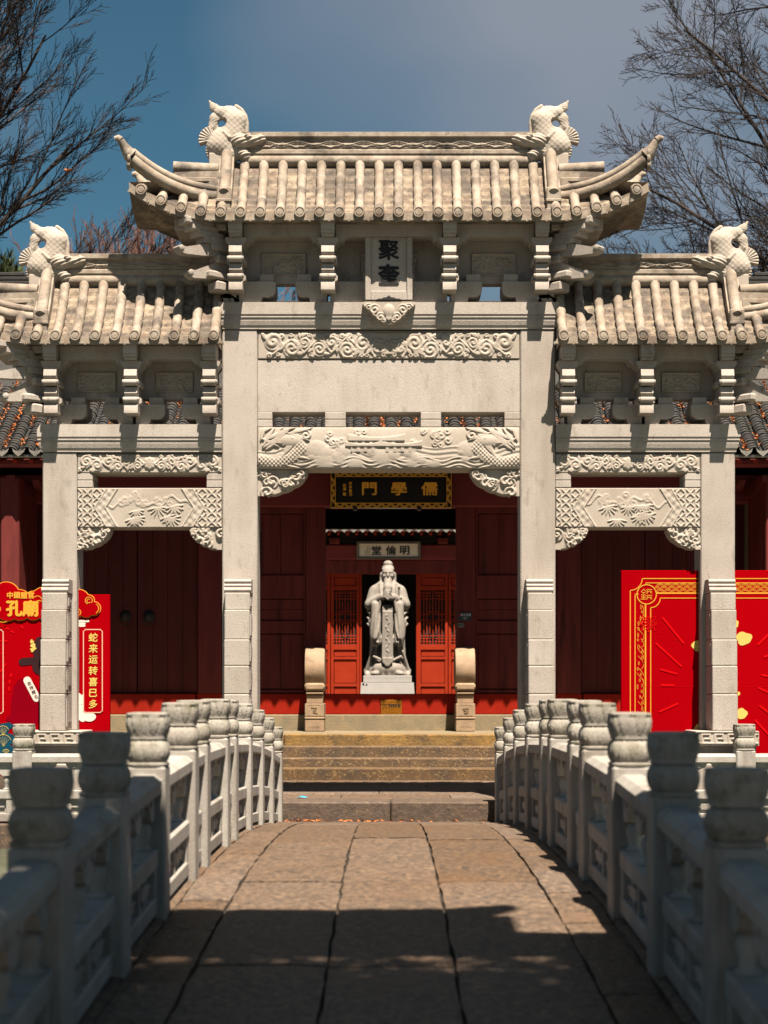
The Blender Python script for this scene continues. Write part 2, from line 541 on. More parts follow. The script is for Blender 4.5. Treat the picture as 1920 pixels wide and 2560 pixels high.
def copy_tree(o, parent=None, keep=None):
    c = o.copy()
    COL.objects.link(c)
    if parent: c.parent = parent
    ORG[c.name] = ORG[o.name]
    for ch in list(o.children):
        if keep is None or ch.name.split('.')[0] in keep:
            copy_tree(ch, c, keep)
    return c

def text(name, body, size, m, parent, x, y, z, sx=1.0, bold=0.0, ext=0.004, rot=0.0, vertical=False, gap=1.0, shear=0.0):
    """flat lettering facing -Y, centred on x, z"""
    mb = MB()
    n = len(body)
    for i, ch in enumerate(body):
        cu = bpy.data.curves.new('t', 'FONT')
        cu.body = ch
        cu.size = size
        cu.extrude = ext
        cu.resolution_u = 3
        cu.shear = shear
        ob = bpy.data.objects.new('t', cu)
        COL.objects.link(ob)
        dg = bpy.context.evaluated_depsgraph_get()
        me = ob.evaluated_get(dg).to_mesh()
        v = np.array([q.co[:] for q in me.vertices]).reshape(-1, 3)
        fs = [tuple(p.vertices) for p in me.polygons]
        ob.evaluated_get(dg).to_mesh_clear()
        bpy.data.objects.remove(ob)
        bpy.data.curves.remove(cu)
        if not len(v): continue
        c = (v.min(0) + v.max(0)) / 2
        off = (i - (n - 1) / 2) * size * gap
        lx = (v[:, 0] - c[0]) * sx + (0 if vertical else off)
        lz = (v[:, 1] - c[1]) - (off if vertical else 0)
        cr, sr = math.cos(rot), math.sin(rot)
        sh = [(0, 0)] if bold <= 0 else [(0, 0), (bold, 0), (-bold, 0), (0, bold), (0, -bold)]
        for j, (ox, oz) in enumerate(sh):
            ax, az = lx + ox, lz + oz
            mb.add(np.stack([x + ax * cr - az * sr, y - v[:, 2] - .0003 * j, z + ax * sr + az * cr], -1), fs)
    return mb.build(name, m, parent, recalc=False)

# flat print, always facing -Y and a few millimetres proud of the board behind it
def ribbon(mb, pts, w, y, closed=False):
    p = [np.array(q, float) for q in pts]
    k = len(p)
    L, Rr = [], []
    for i in range(k):
        a = p[(i - 1) % k] if (closed or i > 0) else p[i]
        b = p[(i + 1) % k] if (closed or i < k - 1) else p[i]
        d = b - a
        d = d / (np.linalg.norm(d) + 1e-9)
        nrm = np.array([-d[1], d[0]]) * w / 2
        L.append(p[i] + nrm); Rr.append(p[i] - nrm)
    vs = [(q[0], y, q[1]) for q in L + Rr]
    m = k if closed else k - 1
    mb.add(vs, [(i, (i + 1) % k, k + (i + 1) % k, k + i) for i in range(m)])

def blob(mb, cx, cz, rx, rz, y, n=20, wob=0.0, seed=0, rot=0.0):
    rg = random.Random(seed)
    ph = [rg.uniform(0, 6.28) for _ in range(3)]
    vs = []
    for j in range(n):
        t = 2 * math.pi * j / n
        r = 1 + wob * (math.sin(3 * t + ph[0]) + 0.6 * math.sin(5 * t + ph[1]))
        a, b = rx * r * math.cos(t), rz * r * math.sin(t)
        vs.append((cx + a * math.cos(rot) - b * math.sin(rot), y, cz + a * math.sin(rot) + b * math.cos(rot)))
    mb.add(vs, [tuple(range(n))])

def arc(cx, cz, r, a0, a1, n=10):
    return [(cx + r * math.cos(R(a0 + (a1 - a0) * i / n)), cz + r * math.sin(R(a0 + (a1 - a0) * i / n))) for i in range(n + 1)]
# ------------------------------------------------------------------ setting: ground, pond, banks, platform, steps, terrace
def dz(y):
    u = (y - 11.9) / 7.0
    return 0.37 * (1 - u * u) if abs(u) < 1 else 0.0

PI = math.pi
ROOT0 = None
mb = MB()
for x0, x1, y0, y1 in ((-300, 300, -300, 4.88), (-300, 300, 18.25, 600), (-300, -30, 4.88, 18.25), (30, 300, 4.88, 18.25)):
    mb.add([(x0, y0, 0), (x1, y0, 0), (x1, y1, 0), (x0, y1, 0)], [(0, 1, 2, 3)])
tag(mb.build('ground', M['ground'], recalc=False), kind='structure')
mb = MB()
mb.add([(-30, 4.88, -0.22), (30, 4.88, -0.22), (30, 18.25, -0.22), (-30, 18.25, -0.22)], [(0, 1, 2, 3)])
tag(mb.build('pond_water', M['water'], recalc=False), kind='structure')
bank = MB()
bank.box(-30, 30, 18.2, 18.6, -1.0, 0.055, 0.01)
bank = tag(bank.build('pond_bank', M['kerb']), kind='structure')
nb = MB()
nb.box(-30, 30, 4.5, 4.9, -1.0, 0.004, 0.004)
tag(nb.build('pond_bank', M['kerb']), kind='structure')

rng = random.Random(4)
# platform between bridge and steps: paving and two kerb blocks
plat = MB()
plat.box(-3.4, 3.4, 19.14, 24.0, -0.2, 0.225)
plat = tag(plat.build('platform', M['joint']), kind='structure')
for x0, x1 in ((-2.6, -1.30), (-1.292, 0.018), (0.024, 1.345), (1.352, 2.6)):
    b = MB(); b.box(x0, x1, 19.05, 19.72, -0.1, 0.252, 0.018)
    b.build('kerb_stone', M['kerb'], plat, jit=0.003)
rows = [(19.728, 20.55, 0.35), (20.558, 21.5, -0.55), (21.508, 22.5, 0.1), (22.508, 23.62, -0.4)]
for y0, y1, sh in rows:
    xs = [-3.4, -2.2 + sh, -0.95 + sh, 0.42 + sh, 1.75 + sh, 3.4]
    for a, c in zip(xs[:-1], xs[1:]):
        b = MB(); b.box(a + .004, c - .004, y0, y1, 0.1, 0.25 + rng.uniform(-.003, .003), 0.008)
        b.build('paving_slab', M['paving'], plat)
# steps
stairs = MB()
stairs.box(-4.3, 4.3, 23.72, 25.0, -0.2, 0.40)
stairs = tag(stairs.build('stone_steps', M['joint']), kind='structure')
zs = [0.25, 0.428, 0.560, 0.727, 0.902]
ys = [23.60, 23.95, 24.30, 24.65]
for i in range(4):
    cuts = [(-4.3, -1.62), (-1.612, 1.9), (1.908, 4.3)] if i % 2 else [(-4.3, -2.1), (-2.092, 2.05), (2.058, 4.3)]
    for a, c in cuts:
        b = MB()
        n = 30
        X, T = np.meshgrid(np.linspace(a, c, n), np.linspace(0, 1, 5), indexing='ij')
        b.box(a, c, ys[i], ys[i] + (0.46 if i < 3 else 0.30), zs[i] - 0.1, zs[i + 1] + rng.uniform(-.004, .004), 0.016)
        b.build('step', M['step' if i in (1, 3) and not (i == 1 and a < -3) else 'step2'] if i != 1 else M['step2'], stairs, jit=0.004)
terr = MB()
terr.box(-40, 40, 24.95, 60, -0.2, 0.899)
terr = tag(terr.build('terrace', M['sill']), kind='structure')
side = MB()
for s in (-1, 1):
    side.box(s * 4.3, s * 40, 23.6, 24.95, -0.2, 0.896)
tag(side.build('terrace_wall', M['kerb']), kind='structure')

# ------------------------------------------------------------------ bridge
br = thing('footbridge', 'arched stone footbridge paved with worn brown granite slabs leading to the gate', 'bridge', (0, 11.9, 0))
b = MB()
n = 24
top = [(4.9 + 14 * i / n, dz(4.9 + 14 * i / n) - 0.035) for i in range(n + 1)]
bot = [(18.9 - 14 * i / n, -0.9 + 0.75 * max(0, 1 - ((i / n - .5) / .38) ** 2)) for i in range(n + 1)]
b.prism(top + bot, 'x', -1.52, 1.52)
b.build('arch_body', M['joint'], br)
for s in (-1, 1):
    b = MB()
    t2 = [(y, z + 0.03) for y, z in top]
    b.prism(t2 + bot, 'x', s * 1.50, s * 1.56)
    b.build('side_wall', M['marble'], br)

def slab(x0, x1, y0, y1, dzz, seed):
    rg = np.random.default_rng(seed)
    nx, ny = 7, max(4, int((y1 - y0) / 0.16))
    u = np.linspace(0, 1, nx); v = np.linspace(0, 1, ny)
    U, V = np.meshgrid(u, v, indexing='ij')
    X = x0 + (x1 - x0) * U
    Y = y0 + (y1 - y0) * V
    e = 0.010
    X[0, :] += rg.uniform(-e * .4, e, ny); X[-1, :] -= rg.uniform(-e * .4, e, ny)
    Y[:, 0] += rg.uniform(0, e, nx); Y[:, -1] -= rg.uniform(0, e, nx)
    Z = np.vectorize(dz)(Y) + dzz + rg.uniform(-.0025, .0025, X.shape)
    Z[0, :] -= 0.006; Z[-1, :] -= 0.006; Z[:, 0] -= 0.004; Z[:, -1] -= 0.004
    # skirt
    P = np.pad(np.stack([X, Y, Z], -1), ((1, 1), (1, 1), (0, 0)), mode='edge')
    P[0, :, 2] -= .06; P[-1, :, 2] -= .06; P[:, 0, 2] -= .06; P[:, -1, 2] -= .06
    return grid('paving_slab', P[..., 0], P[..., 1], P[..., 2], M['paving'], br, smooth=False)

cols = [(-1.25, -0.955, [4.9, 6.3, 7.5, 8.7, 9.6, 10.7, 11.9, 12.8, 14.2, 15.6, 17.2, 18.9]),
        (-0.945, -0.305, [4.9, 6.2, 7.85, 10.35, 12.9, 15.9, 18.1, 18.9]),
        (-0.295, 0.315, [4.9, 5.8, 7.80, 10.38, 13.4, 16.1, 18.05, 18.9]),
        (0.327, 0.965, [4.9, 6.0, 7.82, 10.36, 13.2, 15.8, 18.1, 18.9]),
        (0.975, 1.25, [4.9, 6.0, 7.3, 8.9, 9.9, 10.9, 12.2, 13.3, 14.9, 16.4, 17.6, 18.9])]
k = 0
for x0, x1, yy in cols:
    for a, c in zip(yy[:-1], yy[1:]):
        k += 1
        slab(x0, x1, a + .005, c - .005, rng.uniform(-.006, .004), k)
for s in (-1, 1):
    for a, c in zip([4.9, 7.7, 10.5, 13.3, 16.1], [7.7, 10.5, 13.3, 16.1, 18.9]):
        k += 1
        slab(min(s * 1.255, s * 1.53), max(s * 1.255, s * 1.53), a + .002, c - .002, 0.0, k)

# ------------------------------------------------------------------ balustrade posts and panels
def petal(t, v, n, up=True):
    ph = (t * n / (2 * PI)) % 1.0
    d = abs(ph - 0.5) * 2
    w = v if up else 1 - v
    edge = (1 - w) ** 0.55
    return 1.0 if d < edge * 0.70 else (0.0 if d < edge * .95 else 0.75)

def post_meshes():
    n = 96
    sh = MB()
    sh.box(-.111, .111, -.111, .111, -0.12, 0.845, 0.012)
    sh = sh.mesh('shaft', M['marble'])
    ncap = 14
    prof = []
    for i in range(ncap + 1):
        v = i / ncap
        r = 0.096 + 0.0235 * math.sin(.15 * PI + v * .62 * PI) ** 1.2
        if v > 0.9: r += 0.004
        prof.append((r, 1.018 + 0.128 * v))
    prof = [(0.088, 0.995), (0.104, 1.0), (0.104, 1.012)] + prof + [(0.085, 1.150)]
    def md(t, i):
        if 3 <= i <= 3 + ncap:
            v = (i - 3) / ncap
            return 1.0 if v > .9 else 0.955 + 0.05 * petal(t, .95 - v * .95, 8)
        return 1
    cap = MB().lathe(prof, 0, 0, n, sq=4.2, mod=md).mesh('cap', M['lotus'], smooth=50)
    nb_ = 12
    prof = [(0.109, 0.842), (0.114, 0.85), (0.114, 0.862), (0.107, 0.866)]
    base = len(prof)
    for i in range(nb_ + 1):
        v = i / nb_
        prof.append((0.099 + 0.020 * math.sin(v * PI) ** 0.7, 0.868 + 0.122 * v))
    prof.append((0.09, 0.998))
    def md2(t, i):
        if base <= i <= base + nb_:
            v = (i - base) / nb_
            return 0.955 + 0.05 * petal(t, v * .85, 8, True)
        return 1
    neck = MB().lathe(prof, 0, 0, n, sq=4.5, mod=md2).mesh('neck', M['lotus'], smooth=50)
    return sh, cap, neck

PSH, PCAP, PNECK = post_meshes()

def post(par, x, y, z, rz=0.0):
    p = place('post', PSH, par, (x, y, z), (0, 0, rz))
    for nm, me in (('lotus_cap', PCAP), ('lotus_collar', PNECK)):
        o = bpy.data.objects.new(nm, me)
        link(o, p)
    return p

def lotus_vase(mb, c, along, h0, h1, zof):
    """vase with a spreading lotus leaf between the middle rail and the handrail"""
    prof = [(0.040, 0.0), (0.046, .02), (0.030, .035), (0.030, .055), (0.052, .10), (0.060, .14), (0.050, .18), (0.030, .205), (0.034, .22), (.024, .228)]
    q = MB().lathe(prof, 0, 0, 10)
    return q, prof

def panel(par, p0, p1, holes=True):
    """balustrade panel from p0 to p1 (centres of the posts at foot level)"""
    d = np.array(p1[:2]) - np.array(p0[:2])
    L = np.linalg.norm(d)
    e = d / L
    nrm = np.array([-e[1], e[0]])
    s0, s1 = 0.107, L - 0.107
    def xf(m_):
        out = []
        for (a, b_, c) in m_.v:
            z0 = p0[2] + (p1[2] - p0[2]) * a / L
            out.append((p0[0] + e[0] * a + nrm[0] * b_, p0[1] + e[1] * a + nrm[1] * b_, z0 + c))
        m_.v = out
        return m_
    root = None
    q = MB()   # handrail
    sec = [(-.085, .70), (.085, .70), (.095, .715), (.095, .775), (.055, .808), (-.055, .808), (-.095, .775), (-.095, .715)]
    q.prism([(c, z) for c, z in sec], 'x', s0, s1)
    q2 = MB()
    n_ = 6
    # handrail resampled so that the ends round down a little
    q = xf(q)
    pn = node('rail_panel', par)
    q.build('handrail', M['marble'], pn)
    # vases
    cs = [L / 2] if L < 1.0 else [0.19, L / 2, L - 0.19]
    for c in cs:
        v = MB()
        prof = [(0.050, .385), (0.054, .402), (0.034, .412), (0.030, .43), (0.040, .47), (0.046, .50), (0.040, .53), (0.026, .548), (0.036, .558), (0.03, .57)]
        v.lathe(prof, c, 0, 10)
        w = 0.16
        leaf = [(c - .045, .555), (c + .045, .555), (c + .085, .585), (c + .10, .63), (c + w, .65), (c + w + .03, .70), (c - w - .03, .70), (c - w, .65), (c - .10, .63), (c - .085, .585)]
        leaf = [(min(max(a, s0), s1), z) for a, z in leaf]
        v.prism([(a, z) for a, z in leaf], 'y', -.055, .055)
        for sgn in (-1, 1):
            for qx in (-.09, .09):
                if s0 < c + qx < s1:
                    v.lathe([(0.028, sgn * .052), (0.03, sgn * .062), (.02, sgn * .068), (.01, sgn * .060)], c + qx, .668, 8, axis='y')
        xf(v).build('lotus_vase', M['marble'], pn, smooth=40)
    lo = MB()
    lo.box(s0, s1, -.075, .075, 0.285, 0.392, 0.012)   # middle rail
    lo.box(s0, s1, -.07, .07, 0.03, 0.125, 0.008)
    lo.box(s0, s1, -.022, .022, 0.11, 0.30)
    lo.box(s0, s0 + .085, -.066, .066, 0.118, 0.292, .005)
    lo.box(s1 - .085, s1, -.066, .066, 0.118, 0.292, .005)
    xf(lo).build('lower_panel', M['marble'], pn)
    fr = MB()
    a0, a1 = s0 + .085, s1 - .085
    nn = max(1, int((a1 - a0) / 0.42))
    for i in range(nn):
        u0 = a0 + (a1 - a0) * i / nn; u1 = a0 + (a1 - a0) * (i + 1) / nn
        if i: fr.box(u0 - .022, u0 + .022, -.058, .058, .12, .29)
        m_ = (u0 + u1) / 2; hw = (u1 - u0) / 2 - .05
        fr.box(m_ - hw * .62, m_ + hw * .62, -.05, .05, .165, .235, .004)
        fr.box(m_ - .014, m_ + .014, -.046, .046, .126, .284)
        fr.box(u0 + .02, m_ - hw * .62, -.044, .044, .192, .210)
        fr.box(m_ + hw * .62, u1 - .02, -.044, .044, .192, .210)
    xf(fr).build('fretwork', M['marble'], pn)
    return pn

US = [-5, -4, -3, -2, -1, -.5, .5, 1, 2, 3, 4, 5]
for s, lab in ((-1, 'white stone bridge balustrade whose inner face is lit, left of the paved path'),
               (1, 'white stone bridge balustrade with its inner face in shade, right of the paved path')):
    bal = thing('bridge_balustrade', lab, 'balustrade', (s * 1.368, 11.9, 0), 'balustrades along the bridge')
    P = [(s * 1.368, 11.9 + 1.4 * u, dz(11.9 + 1.4 * u)) for u in US]
    for p in P: post(bal, *p)
    for a, c in zip(P[:-1], P[1:]): panel(bal, a, c)

for s, lab in ((-1, 'stone balustrade on the far bank in front of the cloud topped red board'),
               (1, 'stone balustrade on the far bank in front of the gold bordered red board')):
    bal = thing('bank_balustrade', lab, 'balustrade', (s * 4.15, 18.42, 0.05), 'balustrades along the far bank')
    xs = [1.62, 2.85, 4.15, 5.45, 6.75]
    xs[2] = 4.20 if s < 0 else 4.09
    P = [(s * x, 18.42, 0.045) for x in xs]
    for p in P: post(bal, *p)
    for a, c in zip(P[:-1], P[1:]): panel(bal, *((c, a) if s < 0 else (a, c)))
# ------------------------------------------------------------------ carved reliefs
def rel(name, x0, x1, z0, z1, y, H, m, par, n=None, back=0.05, mask=None, curve=None):
    """carved face at depth y looking towards -Y; H(u,v) is the carving height in metres, u,v measured from the centre"""
    w, h = x1 - x0, z1 - z0
    step = 0.0065
    nx, nz = max(4, int(w / step)), max(4, int(h / step))
    U, V = np.meshgrid(np.linspace(-w / 2, w / 2, nx), np.linspace(-h / 2, h / 2, nz), indexing='ij')
    D = H(U, V)
    Y = y - D
    if curve is not None: Y = Y - curve(V / (h / 2))
    X = U + (x0 + x1) / 2; Z = V + (z0 + z1) / 2
    if mask is None:
        Y[0, :] = Y[-1, :] = y + back
        Y[:, 0] = Y[:, -1] = y + back
        X[0, :] = X[1, :]; X[-1, :] = X[-2, :]; Z[:, 0] = Z[:, 1]; Z[:, -1] = Z[:, -2]
        mk = None
    else:
        K = mask(U, V)
        Y = np.where(K > 0, Y, y + back)
        mk = (np.maximum.reduce([K[:-1, :-1], K[1:, :-1], K[:-1, 1:], K[1:, 1:]]) > 0)
    return grid(name, X, Y, Z, m, par, mask=mk, smooth=True)

def spiral(u, v, cx, cz, Rr, sgn=1, turns=1.6, ph=0.0):
    r = np.hypot(u - cx, v - cz) + 1e-6
    t = np.arctan2(v - cz, u - cx)
    g = 0.5 + 0.5 * np.cos(2 * PI * turns * r / Rr - sgn * t + ph)
    e = np.clip(1 - (r / Rr) ** 4, 0, 1)
    return np.sqrt(e) * (0.30 + 0.70 * g ** 0.8)

def leafh(u, v, cx, cz, a, L, w):
    ca, sa = math.cos(a), math.sin(a)
    p = (u - cx) * ca + (v - cz) * sa
    q = -(u - cx) * sa + (v - cz) * ca
    t = np.clip(p / L, 0, 1)
    hw = w * np.sin(PI * t ** 0.8) + 1e-6
    h = np.sqrt(np.clip(1 - (q / hw) ** 2, 0, 1)) * (p > 0) * (p < L)
    return h * (0.75 + 0.25 * np.clip(np.abs(q) / (hw * .35), 0, 1))

def stem(u, v, pts, w):
    d = np.full(u.shape, 9.0)
    pts = [np.array(p) for p in pts]
    for a, b in zip(pts[:-1], pts[1:]):
        e = b - a
        t = np.clip(((u - a[0]) * e[0] + (v - a[1]) * e[1]) / max(e.dot(e), 1e-9), 0, 1)
        d = np.minimum(d, np.hypot(u - a[0] - t * e[0], v - a[1] - t * e[1]))
    return np.sqrt(np.clip(1 - (d / w) ** 2, 0, 1))

def mx(*a):
    o = a[0]
    for q in a[1:]: o = np.maximum(o, q)
    return o

def scroll_frieze(w, h, seed, flower=True, depth=0.032):
    rg = random.Random(seed)
    def H(u, v):
        au = np.abs(u)
        o = np.zeros(u.shape)
        x = h * (0.62 if flower else 0.45)
        k = 0
        ev = [(-9, 0)]
        pts = []
        while x < w / 2 - h * .25:
            Rr = h * rg.uniform(0.25, 0.36)
            cz = (1 if k % 2 else -1) * h * rg.uniform(.08, .15)
            sg = 1 if k % 2 else -1
            o = mx(o, spiral(au, v, x, cz, Rr, sg, rg.uniform(1.3, 1.9), rg.uniform(0, 6)))
            for j in range(5):
                a = rg.uniform(0, 6.28)
                o = mx(o, 0.8 * leafh(au, v, x + Rr * .8 * math.cos(a), cz + Rr * .8 * math.sin(a), a + sg * .8, h * rg.uniform(.22, .4), h * rg.uniform(.05, .09)))
            for j in range(2):
                o = mx(o, 0.75 * spiral(au, v, x + rg.uniform(-.3, .6) * h, rg.choice([-1, 1]) * h * .36, h * rg.uniform(.09, .14), -sg, 1.2, rg.uniform(0, 6)))
            pts.append((x, cz))
            x += Rr * rg.uniform(1.6, 2.1)
            k += 1
        if len(pts) > 1: o = mx(o, 0.7 * stem(au, v, [(0, -h * .3)] + [(a, -b * 2.2) for a, b in pts], h * .05))
        if flower:
            r = np.hypot(u, v); t = np.arctan2(v, u)
            pr = h * .34 * (0.86 + 0.14 * np.abs(np.cos(4 * t)))
            f = np.sqrt(np.clip(1 - (r / pr) ** 4, 0, 1)) * (0.8 + .2 * np.abs(np.cos(4 * t)))
            f = mx(f, 1.1 * np.clip(1 - (r / (h * .12)) ** 2, 0, 1) ** .5)
            o = mx(o, f)
        else:
            o = mx(o, spiral(au, v, h * .25, -h * .05, h * .3, 1, 1.2))
        o = o * np.clip((h / 2 - np.abs(v)) / (h * .06), 0, 1)
        return depth * np.clip(o, 0, 1.1) ** .7
    return H

def lumps(seed, w, h, n, lo, hi, depth):
    rg = random.Random(seed)
    L = [(rg.uniform(-w / 2, w / 2), rg.uniform(-h / 2, h / 2), rg.uniform(lo, hi), rg.choice([-1, 1]), rg.uniform(1, 1.7), rg.uniform(0, 6)) for _ in range(n)]
    def H(u, v):
        o = np.zeros(u.shape)
        for a, b, r, s_, t, p in L: o = mx(o, spiral(u, v, a, b, r, s_, t, p))
        return depth * o
    return H

def dragon_beam(w, h):
    rg = random.Random(11)
    dep = 0.034
    rocks = [(rg.uniform(-.95, .95), rg.uniform(-.42, -.05) * h, rg.uniform(.06, .16)) for _ in range(26)]
    pines = [(sx * rg.uniform(.28, .75), rg.uniform(.05, .4) * h, rg.uniform(.035, .06)) for sx in (-1, 1) for _ in range(16)]
    beards = [(rg.uniform(.0, .42), rg.uniform(-.42, .45) * h, rg.uniform(-.5, 1.3), rg.uniform(.14, .34), rg.uniform(.018, .03)) for _ in range(26)]
    def H(u, v):
        o = 0.12 + 0 * u
        wv = -h * .36 + .05 * h * np.cos(u * 2 * PI / .42)
        o = mx(o, np.where(v < wv + h * .16, 0.30 + 0.22 * np.cos((v - wv) * 2 * PI / .045) * (v < wv + .12 * h), 0))
        hill = -h * .10 + h * .16 * np.abs(np.sin(u * 2.6 + .4)) + h * .06 * np.sin(u * 9)
        o = mx(o, np.where(v < hill, 0.28 + 0.10 * np.sin((v - hill) * 2 * PI / .06 + u * 3), 0))
        for a, b, r in rocks: o = mx(o, 0.55 * np.clip(1 - ((u - a) ** 2 + (v - b) ** 2 * 1.6) / r ** 2, 0, 1) ** .5)
        for a, b, r in pines: o = mx(o, 0.55 * spiral(u, v, a, b, r, 1, 1.0))
        # pavilion roofs
        for cx, cz, ww, hh in ((-.15, .16 * h, .34, .055), (-.30, .02 * h, .22, .045), (.14, .02 * h, .26, .05)):
            top = cz + hh * (0.5 + 1.4 * (np.abs(u - cx) / ww) ** 2 * .5)
            o = mx(o, np.where((np.abs(u - cx) < ww) & (v > cz) & (v < top + hh * .3), 0.80, 0))
            o = mx(o, np.where((np.abs(u - cx) < ww * .7) & (v <= cz) & (v > cz - .12 * h), 0.42 + .18 * (np.sin((u - cx) * 2 * PI / .09) > .2), 0))
        # dragon heads and manes at both ends
        au = w / 2 - np.abs(u)
        for a, b, an, L, ww in beards:
            o = mx(o, 0.85 * leafh(au, v, a, b, an, L, ww))
        body = stem(au, v, [(.03, -.30 * h), (.22, -.38 * h), (.40, -.24 * h), (.52, -.02 * h), (.46, .2 * h), (.34, .18 * h)], .085)
        sc = .82 + .18 * np.cos(au * 2 * PI / .05) * np.cos(v * 2 * PI / .05)
        o = mx(o, body * sc)
        head = np.sqrt(np.clip(1 - ((au - .40) / .17) ** 2 - ((v - .17 * h) / .085) ** 2, 0, 1))
        o = mx(o, head * 1.05)
        o = mx(o, 1.15 * np.sqrt(np.clip(1 - ((au - .42) / .035) ** 2 - ((v - .22 * h) / .03) ** 2, 0, 1)))
        o = mx(o, 0.9 * spiral(au, v, .58, .30 * h, .07, 1, 1.3))
        return dep * o * np.clip((h / 2 - np.abs(v)) / .02, 0, 1)
    return H

def bamboo_beam(w, h, seed):
    rg = random.Random(seed)
    stars = [(rg.uniform(-.30, .34), rg.uniform(-.30, .12) * h, rg.uniform(.09, .14)) for _ in range(9)]
    clouds = [(rg.uniform(-.34, .3), rg.uniform(.05, .36) * h, rg.uniform(.04, .075), rg.choice([-1, 1])) for _ in range(12)]
    def H(u, v):
        au = np.abs(u)
        o = 0.16 + 0 * u
        edge = w * .305 - np.abs(v) * 0.62 - au      # >0 inside the hexagon field
        band = (edge < 0.0) & (edge > -.13)
        o = np.where(edge > 0, 0.12, o)
        for cx, cz, r, s_ in clouds: o = np.where(edge > .02, mx(o, .55 * spiral(u, v, cx, cz, r, s_, 1.0)), o)
        ridge = h * .18 + h * .1 * np.sin(u * 13 + seed) + h * .06 * np.sin(u * 31)
        o = np.where((edge > .02) & (v < ridge) & (v > ridge - .03), mx(o, .5), o)
        for cx, cz, r in stars:
            for j in range(7):
                a = -PI * .95 + j * PI * .9 / 6 + (cx * 9 % .4)
                o = np.where(edge > .01, mx(o, .9 * leafh(u, v, cx, cz, a, r, .012)), o)
        o = np.where(band, .42 + .28 * np.sin(v * 60) * np.sin(u * 55) * (np.abs(edge + .065) < .045), o)
        o = np.where(np.abs(edge) < .010, .75, o)
        o = np.where(np.abs(edge + .13) < .010, .70, o)
        out = edge < -.14
        p = .115
        gx = np.abs(((au / p) % 1) - .5) * 2
        gz = np.abs(((v / p + .5 * (np.floor(au / p) % 2)) % 1) - .5) * 2
        lat = (np.abs(gx - gz) < .2) | (gx > .88) | (np.hypot(gx, gz) < .34)
        o = np.where(out, np.where(lat, .65, .05), o)
        return 0.017 * o * np.clip((h / 2 - np.abs(v)) / .012, 0, 1)
    return H

def wave_ridge(w, h):
    def H(u, v):
        p = .40
        wav = .18 * h * np.sin(u * 2 * PI / p)
        l1 = np.exp(-((v - wav - .06 * h) / (.05 * h)) ** 2)
        l2 = np.exp(-((v - wav + .10 * h) / (.04 * h)) ** 2) * .7
        l3 = np.exp(-((v + wav * .8 + .16 * h + .04 * h * np.sin(u * 60)) / (.05 * h)) ** 2) * .8
        return .016 * mx(l1, l2, l3) * np.clip((h / 2 - np.abs(v)) / (h * .1), 0, 1)
    return H

def meander(w, h):
    def H(u, v):
        p = .155
        a = ((u / p) % 1.0)
        b = v / h + .5
        g = np.zeros(u.shape)
        lines = [(0.0, 1.0, .12, .24), (.0, .14, .12, .85), (.0, .70, .72, .84), (.58, .72, .40, .84), (.28, .72, .42, .54)]
        for x0, x1, z0, z1 in lines:
            g = np.where((a >= x0) & (a <= x1) & (b >= z0) & (b <= z1), 1, g)
        g = np.where((b < .05) | (b > .93), 1, g)
        return .012 * g
    return H

